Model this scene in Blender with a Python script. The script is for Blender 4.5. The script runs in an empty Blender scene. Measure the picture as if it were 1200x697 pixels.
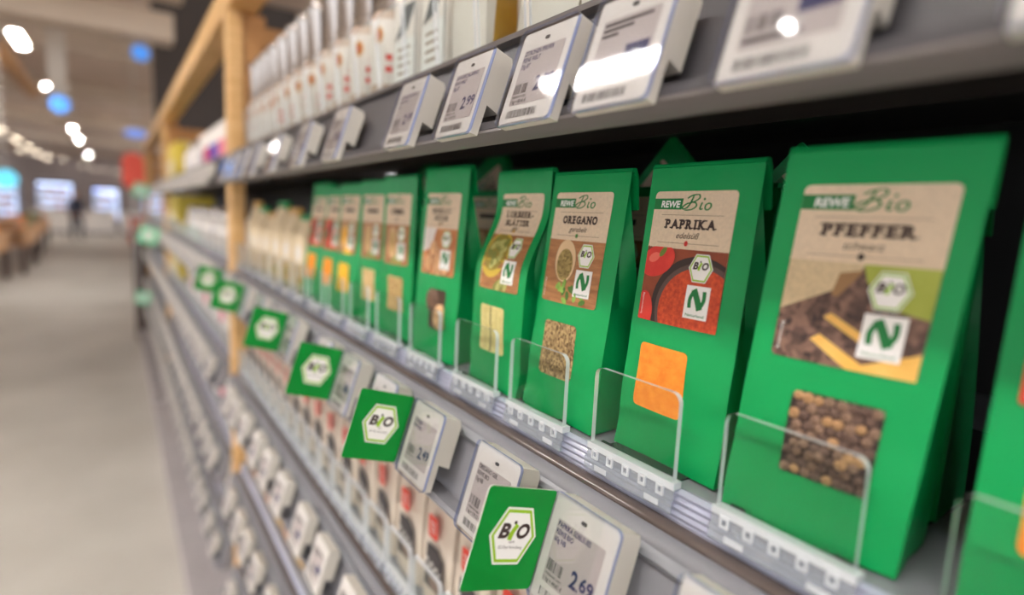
import bpy, bmesh, math, random
from mathutils import Vector, Matrix
random.seed(7)
S = bpy.context.scene
COL = S.collection
EYE = 1.45                      # camera height above the floor
# ---------------------------------------------------------------- camera
F_PX, YAW, PITCH, ROLL = 678.7957, 0.6007, -0.1345, 0.0465
def P(X, Y, Z):                 # shelf frame (X into shelf, Y along aisle, Z from eye) -> world
    return Vector((-Y, X, Z + EYE))
fw = Vector((-math.cos(YAW) * math.cos(PITCH), math.sin(YAW) * math.cos(PITCH), math.sin(PITCH)))
rt0 = Vector((math.sin(YAW), math.cos(YAW), 0))
up0 = rt0.cross(fw)
rt = rt0 * math.cos(ROLL) + up0 * math.sin(ROLL)
up = -rt0 * math.sin(ROLL) + up0 * math.cos(ROLL)
cd = bpy.data.cameras.new('camera'); cam = bpy.data.objects.new('camera', cd); COL.objects.link(cam)
cam.matrix_world = Matrix(((rt.x, up.x, -fw.x, 0), (rt.y, up.y, -fw.y, 0), (rt.z, up.z, -fw.z, EYE), (0, 0, 0, 1)))
cd.sensor_fit = 'HORIZONTAL'; cd.sensor_width = 36; cd.lens = F_PX / 1200 * 36
cd.clip_start = 0.01; cd.clip_end = 200
cd.dof.use_dof = True; cd.dof.focus_distance = 0.385; cd.dof.aperture_fstop = cd.lens / 1000 / 0.0086
S.camera = cam
# ---------------------------------------------------------------- world and exposure
w = bpy.data.worlds.new('world'); S.world = w; w.use_nodes = True
w.node_tree.nodes['Background'].inputs[0].default_value = (0.985, 0.98, 1.0, 1)
w.node_tree.nodes['Background'].inputs[1].default_value = 1.2
LAMP_POWER = 165.0
S.view_settings.view_transform = 'Standard'; S.view_settings.look = 'None'
S.view_settings.exposure = 0.88; S.view_settings.gamma = 1
try: S.view_settings.use_curve_mapping = False
except Exception: pass
# ---------------------------------------------------------------- materials
MATS = {}
def lin(c):
    r = []
    for v in c:
        v /= 255.0
        r.append(v / 12.92 if v <= 0.04045 else ((v + 0.055) / 1.055) ** 2.4)
    return r
def mat(name, srgb, rough=0.5, metal=0.0, spec=0.5, var=0.0, scale=30.0, bump=0.0, bscale=80.0, srgb2=None, emit=0.0, coat=0.0, stretch=(1, 1, 1), voro=False, trans=0.0):
    if name in MATS: return MATS[name]
    m = bpy.data.materials.new(name); m.use_nodes = True
    nt = m.node_tree; b = nt.nodes['Principled BSDF']
    c = lin(srgb)
    b.inputs['Base Color'].default_value = (*c, 1)
    b.inputs['Roughness'].default_value = rough; b.inputs['Metallic'].default_value = metal
    b.inputs['Specular IOR Level'].default_value = spec
    if coat: b.inputs['Coat Weight'].default_value = coat; b.inputs['Coat Roughness'].default_value = 0.08
    if emit:
        b.inputs['Emission Color'].default_value = (*c, 1); b.inputs['Emission Strength'].default_value = emit
    if var or bump or srgb2:
        tc = nt.nodes.new('ShaderNodeTexCoord'); mp = nt.nodes.new('ShaderNodeMapping')
        mp.inputs['Scale'].default_value = stretch
        nt.links.new(tc.outputs['Object'], mp.inputs[0])
    if var or srgb2:
        if voro:
            n = nt.nodes.new('ShaderNodeTexVoronoi'); n.inputs['Scale'].default_value = scale; fac = n.outputs['Color']
            sep = nt.nodes.new('ShaderNodeSeparateColor'); nt.links.new(fac, sep.inputs[0]); fac = sep.outputs[0]
        else:
            n = nt.nodes.new('ShaderNodeTexNoise'); n.inputs['Scale'].default_value = scale; n.inputs['Detail'].default_value = 5
            fac = n.outputs['Fac']
        nt.links.new(mp.outputs[0], n.inputs['Vector'])
        rp = nt.nodes.new('ShaderNodeValToRGB')
        c2 = lin(srgb2) if srgb2 else [min(1, x * (1 + var)) for x in c]
        c1 = c if srgb2 else [x * (1 - var) for x in c]
        lo, hi = (0.05, 0.95) if voro else (0.32, 0.68)
        rp.color_ramp.elements[0].position = lo; rp.color_ramp.elements[1].position = hi
        rp.color_ramp.elements[0].color = (*c1, 1); rp.color_ramp.elements[1].color = (*c2, 1)
        nt.links.new(fac, rp.inputs[0]); nt.links.new(rp.outputs[0], b.inputs['Base Color'])
    if bump:
        n2 = nt.nodes.new('ShaderNodeTexNoise'); n2.inputs['Scale'].default_value = bscale; n2.inputs['Detail'].default_value = 3
        nt.links.new(mp.outputs[0], n2.inputs['Vector'])
        bp = nt.nodes.new('ShaderNodeBump'); bp.inputs['Strength'].default_value = bump; bp.inputs['Distance'].default_value = 0.004
        nt.links.new(n2.outputs['Fac'], bp.inputs['Height']); nt.links.new(bp.outputs[0], b.inputs['Normal'])
    MATS[name] = m; return m
def clear(name, tint, edge=0.0, gloss=1.0, rough=0.03):
    """thin clear plastic: transparent film with a Fresnel reflection (edge > 0: diffuse white mixed in, brightening the sheet)"""
    if name in MATS: return MATS[name]
    m = bpy.data.materials.new(name); m.use_nodes = True; nt = m.node_tree
    for n in list(nt.nodes):
        if n.type != 'OUTPUT_MATERIAL': nt.nodes.remove(n)
    out = nt.nodes['Material Output']
    tr = nt.nodes.new('ShaderNodeBsdfTransparent'); tr.inputs[0].default_value = (*lin(tint), 1)
    gl = nt.nodes.new('ShaderNodeBsdfGlossy'); gl.inputs['Roughness'].default_value = rough
    fr = nt.nodes.new('ShaderNodeFresnel'); fr.inputs[0].default_value = 1.45
    ge = nt.nodes.new('ShaderNodeNewGeometry'); io = nt.nodes.new('ShaderNodeMapRange')      # same reflectance from both sides of the thin sheet
    io.inputs['To Min'].default_value = 1.45; io.inputs['To Max'].default_value = 1 / 1.45
    nt.links.new(ge.outputs['Backfacing'], io.inputs['Value']); nt.links.new(io.outputs[0], fr.inputs[0])
    ml = nt.nodes.new('ShaderNodeMath'); ml.operation = 'MULTIPLY'; ml.inputs[1].default_value = gloss
    nt.links.new(fr.outputs[0], ml.inputs[0])
    mx = nt.nodes.new('ShaderNodeMixShader')
    nt.links.new(ml.outputs[0], mx.inputs[0]); nt.links.new(gl.outputs[0], mx.inputs[2])
    base = tr.outputs[0]
    if edge:
        df = nt.nodes.new('ShaderNodeBsdfDiffuse'); df.inputs[0].default_value = (*lin((236, 240, 244)), 1)
        m2 = nt.nodes.new('ShaderNodeMixShader'); m2.inputs[0].default_value = edge
        nt.links.new(base, m2.inputs[1]); nt.links.new(df.outputs[0], m2.inputs[2]); base = m2.outputs[0]
    nt.links.new(base, mx.inputs[1]); nt.links.new(mx.outputs[0], out.inputs[0])
    MATS[name] = m; return m

GREEN = mat('green_paper', (2, 150, 79), 0.40, spec=0.32, bump=0.4, bscale=28)
GREEND = mat('green_paper_fold', (2, 141, 72), 0.45, spec=.3, bump=0.1)
BEIGE = mat('kraft_sticker', (222, 200, 172), 0.6, var=0.06, scale=500)
BANNER = mat('banner_green', (0, 118, 52), 0.5)
INK = mat('brown_ink', (58, 40, 36), 0.6)
INKL = mat('fine_line_ink', (150, 128, 108), 0.6)
WHITE = mat('print_white', (240, 238, 234), 0.5)
NAVY = mat('eink_navy', (32, 38, 92), 0.6)
DARKINK = mat('eink_dark', (42, 40, 48), 0.6)
LIME = mat('lime_print', (150, 192, 20), 0.5)
FLAGG = mat('flag_green', (0, 132, 46), 0.38, spec=0.25)
CARDEDGE = mat('card_edge', (226, 230, 222), 0.6)
TAGW = mat('tag_white', (218, 215, 211), 0.45, var=0.015, scale=90)
TAGS = mat('tag_side_cream', (206, 201, 191), 0.5)
SCREEN = mat('eink_screen', (184, 175, 174), 0.5, var=0.02, scale=60)
CLEAR = clear('clear_acrylic', (248, 250, 249), gloss=.55)
CLEARB = clear('clear_acrylic_base', (232, 236, 240), edge=0.24, gloss=1.5)
EDGE = clear('acrylic_cut_edge', (236, 240, 244), edge=0.72, gloss=2.2, rough=0.1)  # diffuse white paints in the bright highlights of stop edges and clips
COVER = clear('tag_cover', (247, 247, 247), gloss=0.9, rough=0.04)
COVEREDGE = clear('tag_cover_edge', (178, 192, 240), edge=0.12, gloss=1.5, rough=0.1)
RAILG = mat('rail_grey', (134, 136, 142), 0.28, spec=0.5, var=0.04, scale=25)
RAILM = mat('rail_holder_grey', (134, 134, 140), 0.42, spec=0.4)
RAILB = mat('rail_brown_gloss', (94, 84, 80), 0.12, spec=0.7)
RAILC = mat('rail_clear_channel', (176, 180, 200), 0.14, spec=0.7, coat=0.5)
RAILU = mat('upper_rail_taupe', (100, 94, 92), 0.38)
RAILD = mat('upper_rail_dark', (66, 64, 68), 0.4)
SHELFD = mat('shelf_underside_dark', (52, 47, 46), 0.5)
BLACK = mat('back_panel_black', (34, 32, 34), 0.6)
DECK = mat('deck_grey', (176, 170, 172), 0.45, var=0.05, scale=12)
WOOD = mat('oak_wood', (214, 166, 104), 0.5, srgb2=(232, 190, 132), scale=14, stretch=(1, 1, 6), bump=0.05)
WOODD = mat('oak_wood_board', (186, 134, 80), 0.55, srgb2=(204, 152, 96), scale=14, stretch=(1, 1, 6))
TRACK = clear('dark_track', (92, 104, 108), edge=0.05, gloss=1.4)
STEEL = mat('brushed_steel', (176, 170, 166), 0.2, metal=1.0)
POUCHW = mat('white_pouch', (222, 216, 208), 0.5, bump=0.25, bscale=22)
GOLD = mat('gold_foil', (192, 150, 52), 0.32, metal=0.5, bump=0.2)
REDP = mat('red_print', (222, 58, 48), 0.5)

# ---------------------------------------------------------------- object helpers
class MB:
    def __init__(s): s.v = []; s.f = []; s.m = []
    def add(s, verts, faces, mi=0):
        o = len(s.v); s.v += [tuple(p) for p in verts]
        for f in faces: s.f.append([i + o for i in f]); s.m.append(mi)
    def box(s, x0, x1, y0, y1, z0, z1, mi=0):
        s.add([(x0, y0, z0), (x1, y0, z0), (x1, y1, z0), (x0, y1, z0), (x0, y0, z1), (x1, y0, z1), (x1, y1, z1), (x0, y1, z1)],
              [(0, 3, 2, 1), (4, 5, 6, 7), (0, 1, 5, 4), (1, 2, 6, 5), (2, 3, 7, 6), (3, 0, 4, 7)], mi)
    def prism(s, prof, x0, x1, mi=0, caps=True):       # profile of (y, z), counter-clockwise seen from +x, along x
        n = len(prof)
        v = [(x0, y, z) for y, z in prof] + [(x1, y, z) for y, z in prof]
        f = [(i, (i + 1) % n, n + (i + 1) % n, n + i) for i in range(n)]
        if caps: f += [tuple(range(n))[::-1], tuple(range(n, 2 * n))]
        s.add(v, f, mi)
    def plate(s, outline, y0, y1, mi_face=0, mi_edge=0):   # outline (x, z) -> plate between y0 (front) and y1
        n = len(outline)
        v = [(x, y0, z) for x, z in outline] + [(x, y1, z) for x, z in outline]
        s.add(v, [tuple(range(n)), tuple(range(n, 2 * n))[::-1]], mi_face)
        s.add(v, [((i + 1) % n, i, n + i, n + (i + 1) % n) for i in range(n)], mi_edge)
    def lathe(s, prof, cx=0, cy=0, n=20, mi=0):
        v = []; f = []
        for r, z in prof:
            for k in range(n):
                a = 2 * math.pi * k / n; v.append((cx + r * math.cos(a), cy + r * math.sin(a), z))
        for j in range(len(prof) - 1):
            for k in range(n): f.append((j * n + k, j * n + (k + 1) % n, (j + 1) * n + (k + 1) % n, (j + 1) * n + k))
        f.append(tuple(range(n))[::-1]); f.append(tuple((len(prof) - 1) * n + k for k in range(n)))
        s.add(v, f, mi)
    def mesh(s, name, mats, smooth=None, fix=True):
        me = bpy.data.meshes.new(name); me.from_pydata(s.v, [], s.f)
        for m in (mats if isinstance(mats, (list, tuple)) else [mats]): me.materials.append(m)
        for p, i in zip(me.polygons, s.m): p.material_index = i
        if fix:
            bm = bmesh.new(); bm.from_mesh(me); bmesh.ops.recalc_face_normals(bm, faces=bm.faces); bm.to_mesh(me); bm.free()
        if smooth is not None:
            me.polygons.foreach_set('use_smooth', [True] * len(me.polygons)); me.set_sharp_from_angle(angle=math.radians(smooth))
        me.update(); return me
    def build(s, name, mats, parent=None, smooth=None, fix=True, bevel=0.0):
        me = s.mesh(name, mats, smooth, fix)
        return link(name, me, parent, bevel)
def link(name, me, parent=None, bevel=0.0):
    o = bpy.data.objects.new(name, me); COL.objects.link(o)
    if parent: o.parent = parent
    if bevel:
        b = o.modifiers.new('bevel', 'BEVEL'); b.width = bevel; b.segments = 2; b.limit_method = 'ANGLE'
    return o
def tag(o, label=None, cat=None, group=None, kind=None):
    if label: o['label'] = label
    if cat: o['category'] = cat
    if group: o['group'] = group
    if kind: o['kind'] = kind
    return o
def thing(name, label, cat, loc, group=None, rot=(0, 0, 0)):
    o = bpy.data.objects.new(name, None); COL.objects.link(o); o.empty_display_size = 0.02
    o.location = loc; o.rotation_euler = rot
    return tag(o, label, cat, group)
def kids(o): return [c for c in o.children]
def dup(root, loc=None, rot=None, label=None, group=None):
    def cp(o, par):
        c = o.copy(); COL.objects.link(c)
        if par: c.parent = par
        for ch in kids(o): cp(ch, c)
        return c
    r = cp(root, None)
    if loc is not None: r.location = loc
    if rot is not None: r.rotation_euler = rot
    if label: r['label'] = label
    if group: r['group'] = group
    elif 'group' in r.keys() and group == '': del r['group']
    return r
ORD = ['first', 'second', 'third', 'fourth', 'fifth', 'sixth', 'seventh', 'eighth', 'ninth', 'tenth', 'eleventh', 'twelfth', 'thirteenth',
       'fourteenth', 'fifteenth', 'sixteenth', 'seventeenth', 'eighteenth', 'nineteenth', 'twentieth'] + ['twenty-' + q for q in
       ['first', 'second', 'third', 'fourth', 'fifth', 'sixth', 'seventh', 'eighth', 'ninth']] + ['thirtieth'] + ['thirty-' + q for q in
       ['first', 'second', 'third', 'fourth', 'fifth', 'sixth', 'seventh', 'eighth', 'ninth']]
# ---------------------------------------------------------------- flat print helpers (2-D polygons in mm)
_tc = {}
def glyphs(txt, bold=0.0, shear=0.0):
    k = (txt, bold, shear)
    if k in _tc: return _tc[k]
    cu = bpy.data.curves.new('t', 'FONT'); cu.body = txt; cu.size = 1.0; cu.shear = shear; cu.offset = bold; cu.resolution_u = 3
    o = bpy.data.objects.new('t', cu); COL.objects.link(o)
    dg = bpy.context.evaluated_depsgraph_get(); dg.update()
    me = bpy.data.meshes.new_from_object(o.evaluated_get(dg))
    v = [(p.co.x, p.co.y) for p in me.vertices]; f = [list(p.vertices) for p in me.polygons]
    bpy.data.objects.remove(o); bpy.data.curves.remove(cu); bpy.data.meshes.remove(me)
    _tc[k] = (v, f); return v, f
def text2(txt, x, y, h, width=None, align='l', bold=0.0, shear=0.0, xs=1.0):
    """text with cap height h, base line at y; returns verts, faces"""
    v, f = glyphs(txt, bold, shear)
    if not v: return [], []
    s = h / 0.72
    x0 = min(p[0] for p in v); x1 = max(p[0] for p in v)
    sx = s * xs if width is None else width / (x1 - x0)
    off = {'l': 0, 'c': -(x1 - x0) / 2, 'r': -(x1 - x0)}[align]
    return [(x + (p[0] - x0 + off) * sx, y + p[1] * s) for p in v], f
SERIF = {'P': [(.13, 0), (.08, 1)], 'A': [(.06, 0), (.94, 0)], 'R': [(.13, 0), (.08, 1), (.84, 0)], 'I': [(.5, 0), (.5, 1)],
         'K': [(.1, 0), (.1, 1), (.92, 0), (.85, 1)], 'O': [], 'E': [(.05, 0), (.05, 1)], 'G': [(.95, .45)], 'N': [(.08, 0), (.02, 1), (.92, 1)],
         'L': [(.1, 0), (.1, 1)], 'B': [(.03, 0), (.03, 1)], 'T': [(.5, 0)], 'U': [(.08, 1), (.92, 1)], 'S': [], 'M': [(.06, 0), (.94, 0), (.02, 1), (.98, 1)],
         'F': [(.12, 0), (.05, 1)], '-': []}
def slab2(txt, cx, y, h, width, bold=.055):
    V = []; F = []; x = 0; lay = []
    for ch in txt:
        v, f = glyphs(ch, bold)
        a = min(p[0] for p in v); b = max(p[0] for p in v)
        if ch == 'I': x += 0.08
        lay.append((ch, v, f, a, b, x)); x += (b - a) + 0.13
        if ch == 'I': x += 0.08
    tot = x - 0.13; k = width / tot; s = h / 0.72; x0 = cx - width / 2
    for ch, v, f, a, b, xx in lay:
        o = len(V); V += [(x0 + (xx + p[0] - a) * k, y + p[1] * s) for p in v]; F += [[i + o for i in q] for q in f]
        base = {'Ä': 'A', 'Ü': 'U'}.get(ch, ch)
        for fx, fy in SERIF.get(base, []):
            px = x0 + (xx + fx * (b - a)) * k; py = y + fy * (h - h * 0.15); sw = 0.2 * k
            o = len(V); V += [(px - sw, py), (px + sw, py), (px + sw, py + h * .15), (px - sw, py + h * .15)]; F.append([o, o + 1, o + 2, o + 3])
    return V, F
def ribbon2(pts, wd, n=6):
    P_ = []
    L = len(pts)
    for i in range(L - 1):
        p0 = pts[max(0, i - 1)]; p1 = pts[i]; p2 = pts[i + 1]; p3 = pts[min(L - 1, i + 2)]
        for k in range(n):
            t = k / n
            P_.append(tuple(0.5 * ((2 * p1[j]) + (-p0[j] + p2[j]) * t + (2 * p0[j] - 5 * p1[j] + 4 * p2[j] - p3[j]) * t * t + (-p0[j] + 3 * p1[j] - 3 * p2[j] + p3[j]) * t ** 3) for j in (0, 1)))
    P_.append(pts[-1]); V = []; F = []
    for i, p in enumerate(P_):
        a = P_[max(0, i - 1)]; b = P_[min(len(P_) - 1, i + 1)]
        dx, dy = b[0] - a[0], b[1] - a[1]; l = math.hypot(dx, dy) or 1
        ww = wd * (0.75 + 0.5 * abs(dy) / l)
        V += [(p[0] - dy / l * ww / 2, p[1] + dx / l * ww / 2), (p[0] + dy / l * ww / 2, p[1] - dx / l * ww / 2)]
        if i: F.append([2 * i - 2, 2 * i - 1, 2 * i + 1, 2 * i])
    return V, F
def ell2(cx, cy, rx, ry, n=20, rot=0.0):
    c, s = math.cos(rot), math.sin(rot)
    return [(cx + c * rx * math.cos(a) - s * ry * math.sin(a), cy + s * rx * math.cos(a) + c * ry * math.sin(a)) for a in [2 * math.pi * k / n for k in range(n)]]
def hex2(cx, cy, w, h):
    return [(cx - w / 2, cy), (cx - w * .27, cy - h / 2), (cx + w * .27, cy - h / 2), (cx + w / 2, cy), (cx + w * .27, cy + h / 2), (cx - w * .27, cy + h / 2)]
def rrect2(x0, x1, y0, y1, r, n=4):
    pts = []
    for cx, cy, a0 in ((x1 - r, y0 + r, -90), (x1 - r, y1 - r, 0), (x0 + r, y1 - r, 90), (x0 + r, y0 + r, 180)):
        for k in range(n + 1):
            a = math.radians(a0 + 90 * k / n); pts.append((cx + r * math.cos(a), cy + r * math.sin(a)))
    return pts
def clip2(poly, x0, x1, y0, y1):
    for ax, lim, sg in ((0, x0, 1), (0, x1, -1), (1, y0, 1), (1, y1, -1)):
        out = []
        for i in range(len(poly)):
            a, b = poly[i - 1], poly[i]
            ia, ib = (a[ax] - lim) * sg >= 0, (b[ax] - lim) * sg >= 0
            if ia != ib:
                t = (lim - a[ax]) / (b[ax] - a[ax]); out.append((a[0] + t * (b[0] - a[0]), a[1] + t * (b[1] - a[1])))
            if ib: out.append(b)
        poly = out
        if not poly: return []
    return poly
def grid2(x0, x1, y0, y1, r=0.0, nx=8, ny=10, rb=None):
    """rounded rectangle as a fine grid (so it follows a bulging sheet)"""
    rb = r if rb is None else rb
    ys = sorted(set([y0 + rb * q for q in ((0, .1, .3, .6, 1) if rb else (0,))] + [y1 - r * q for q in ((0, .1, .3, .6, 1) if r else (0,))] +
                    [y0 + (y1 - y0) * k / ny for k in range(1, ny)]))
    V = []; F = []
    for y in ys:
        ins = 0
        if y < y0 + rb: ins = rb - math.sqrt(max(0, rb * rb - (y0 + rb - y) ** 2))
        if y > y1 - r: ins = r - math.sqrt(max(0, r * r - (y - y1 + r) ** 2))
        for i in range(nx + 1): V.append((x0 + ins + (x1 - x0 - 2 * ins) * i / nx, y))
    for j in range(len(ys) - 1):
        for i in range(nx): F.append([j * (nx + 1) + i, j * (nx + 1) + i + 1, (j + 1) * (nx + 1) + i + 1, (j + 1) * (nx + 1) + i])
    return V, F
class Print:
    """flat print laid on a surface map(x_mm, y_mm, offset_mm) -> point"""
    def __init__(s, fmap): s.map = fmap; s.mb = MB(); s.mats = []
    def mi(s, m):
        if m not in s.mats: s.mats.append(m)
        return s.mats.index(m)
    def put(s, vf, m, off):
        v, f = vf
        if v: s.mb.add([s.map(x, y, off) for x, y in v], f, s.mi(m))
    def poly(s, pts, m, off, cell=7.0):
        if len(pts) < 3: return
        xa, xb = min(p[0] for p in pts), max(p[0] for p in pts); ya, yb = min(p[1] for p in pts), max(p[1] for p in pts)
        nx, ny = max(1, round((xb - xa) / cell)), max(1, round((yb - ya) / cell))
        for i in range(nx):
            for j in range(ny):          # small cells, so that print follows a bulging sheet
                q = pts if nx * ny == 1 else clip2(pts, xa + (xb - xa) * i / nx, xa + (xb - xa) * (i + 1) / nx, ya + (yb - ya) * j / ny, ya + (yb - ya) * (j + 1) / ny)
                if len(q) > 2: s.put((q, [list(range(len(q)))]), m, off)
    def done(s, name, parent): return s.mb.build(name, s.mats, parent, fix=False) if s.mb.v else None
def bio_hexagon(pr, cx, cy, w, off, small=True):
    h = w * 0.98
    pr.poly(hex2(cx, cy, w, h), CARDEDGE, off); pr.poly(hex2(cx, cy, w * .92, h * .92), LIME, off + .06)
    pr.poly(hex2(cx, cy, w * .81, h * .81), WHITE, off + .12)
    o2 = off + .18
    pr.put(text2('B', cx - w * .32, cy - h * .03, h * .25, bold=.045, shear=.18, width=w * .22), INK, o2)
    pr.put(text2('O', cx + w * .05, cy - h * .03, h * .25, bold=.045, shear=.18, width=w * .27), INK, o2)
    pr.put(ribbon2([(cx - w * .07, cy - h * .07), (cx - w * .055, cy + h * .02), (cx - w * .03, cy + h * .09), (cx + w * .03, cy + h * .2)], w * .075), LIME, o2 + .02)
    pr.poly(ell2(cx - w * .025, cy + h * .235, w * .033, w * .033, 10), INK, o2)
    if small:
        pr.put(text2('nach', cx, cy - h * .12, h * .05, align='c'), INK, o2)
        pr.put(text2('EG-Öko-Verordnung', cx, cy - h * .22, h * .055, align='c', width=w * .5), INK, o2)
def leaf_square(pr, cx, cy, w, h, off):
    G = BANNER
    pr.poly([(cx - w / 2, cy - h / 2), (cx + w / 2, cy - h / 2), (cx + w / 2, cy + h / 2), (cx - w / 2, cy + h / 2)], WHITE, off)
    o = off + .08
    a, b = w * .34, h * .30
    y = cy + h * .09
    pr.put(ribbon2([(cx - a * .8, y - b * .9), (cx - a * .85, y), (cx - a * .5, y + b * .8)], w * .12), G, o)
    pr.put(ribbon2([(cx - a * .5, y + b), (cx - a * .1, y + b * .3), (cx + a * .2, y - b * .3), (cx + a * .5, y - b)], w * .2), G, o + .03)
    pr.put(ribbon2([(cx + a * .5, y - b * .8), (cx + a * .85, y), (cx + a * .8, y + b * .9)], w * .12), G, o)
    pr.put(text2('Naturland', cx, cy - h * .43, h * .085, align='c', width=w * .78, bold=.01), BANNER, o)
# ---------------------------------------------------------------- the hall (setting)
def floor_mat():
    m = mat('polished_concrete', (184, 180, 172), 0.5, spec=0.35, srgb2=(202, 198, 190), scale=1.3, bump=0.02, bscale=6)
    return m
mb = MB(); mb.box(-60, 8, -22, 14, -0.1, 0); tag(mb.build('floor', floor_mat()), kind='structure')
CEIL = mat('ceiling_taupe', (216, 194, 176), 0.8, var=0.08, scale=0.8)
mb = MB(); mb.box(-60, 8, -22, 14, 4.7, 4.85); tag(mb.build('ceiling', CEIL), kind='structure')
WALLF = mat('far_wall_grey', (176, 162, 156), 0.8, var=0.15, scale=0.5)
mb = MB(); mb.box(-60, -59.7, -22, 14, 0, 4.7); tag(mb.build('wall_far', WALLF), kind='structure')
# transverse ceiling girders, a few carry lamps
BEAMM = mat('girder_beige', (212, 194, 174), 0.7, var=0.05, scale=2)
for i, (Y, wd, z0, z1) in enumerate(((6.5, .32, 3.36, 3.62), (7.7, .34, 3.22, 3.50), (14.5, .4, 4.3, 4.7), (21, .4, 4.3, 4.7), (29, .4, 4.3, 4.7), (38, .4, 4.3, 4.7))):
    mb = MB(); mb.box(-Y - wd, -Y, -20, 0.60 if i < 2 else 9, z0, z1)
    tag(mb.build('trim_%d' % (i + 1), BEAMM), kind='structure')
# ---------------------------------------------------------------- ceiling lamps (the aisle's own row and a side row)
LAMPE = bpy.data.materials.new('lamp_diffuser'); LAMPE.use_nodes = True
_b = LAMPE.node_tree.nodes['Principled BSDF']; _b.inputs['Base Color'].default_value = (0.9, 0.9, 0.9, 1)
_b.inputs['Emission Color'].default_value = (1.0, 0.965, 0.925, 1); _b.inputs['Emission Strength'].default_value = LAMP_POWER
LAMPH = mat('lamp_housing', (214, 210, 204), 0.5)
def make_lamp(label, loc, glow=None):
    t = thing('ceiling_lamp', label, 'lamp', loc, 'linear lamps in a row over the aisle')
    L, W = 1.15, 0.17
    mb = MB(); mb.prism([(-W / 2, 0.012), (W / 2, 0.012), (W / 2 * .8, 0.07), (-W / 2 * .8, 0.07)], -L / 2, L / 2)
    for x in (-L * .3, L * .3): mb.box(x - .004, x + .004, -.004, .004, 0.07, 4.7 - loc[2])
    mb.build('housing', LAMPH, t)
    mb = MB(); mb.box(-L / 2 + .01, L / 2 - .01, -W / 2 + .012, W / 2 - .012, 0, 0.014); mb.build('diffuser', glow or LAMPE, t)
    mb = MB()
    for k in range(26):
        x = -L / 2 + .02 + k * (L - .04) / 25; mb.box(x - .002, x + .002, -W / 2 + .012, W / 2 - .012, -0.012, 0)
    for k in range(6):
        y = -W / 2 + .012 + k * (W - .024) / 5; mb.box(-L / 2 + .01, L / 2 - .01, y - .0015, y + .0015, -0.012, 0)
    tag(mb.build('louvre', LAMPH, t), kind='stuff')
    return t
LX, LZ = -1.06, 3.65
t = thing('ceiling_spot', 'small round spotlight over the aisle close to the camera', 'lamp', P(-1.24, 1.66, 2.2))
mb = MB(); mb.lathe([(.05, .004), (.055, .02), (.055, .12), (.02, .14), (.008, .15), (.008, 1.049)], n=20); mb.build('housing', LAMPH, t, smooth=40)
mb = MB(); mb.lathe([(.024, 0), (.024, .0038)], n=20); mb.build('diffuser', LAMPE, t)
LAMPS = mat('small_lamp_diffuser', (255, 238, 214), .5, emit=9.0)
lamp1 = None
lamp0 = None
for i, Y in enumerate((-1.7, 0.1, 2.95, 11.2, 15.6, 24, 28.2, 37)):
    lab = 'linear ceiling lamp, %s of the aisle row counted from the camera end' % ORD[i]
    loc = P(LX - (.17 if Y < 5 else 0), Y, LZ - EYE)
    if lamp0 is None: lamp0 = make_lamp(lab, loc); lamp0.scale = (1, .62, 1)
    else: dup(lamp0, loc, label=lab).scale = (1, .62, 1) if Y < 5 else (.8, .8, 1) if Y < 12 else (.55, .6, 1)
for r, X in enumerate((-3.1, -6.2)):
    for i, Y in enumerate((0.5, 6, 26, 30, 34, 38, 42)):
        lab = 'linear ceiling lamp, %s from the camera end in the %s row beyond the aisle' % (ORD[i], ORD[r]); loc = P(X, Y, 2.15)
        if lamp1 is None: o = lamp1 = make_lamp(lab, loc, LAMPS); o['group'] = 'lamps of the rows beyond the aisle'
        else: o = dup(lamp1, loc, None, lab, 'lamps of the rows beyond the aisle')

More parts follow.
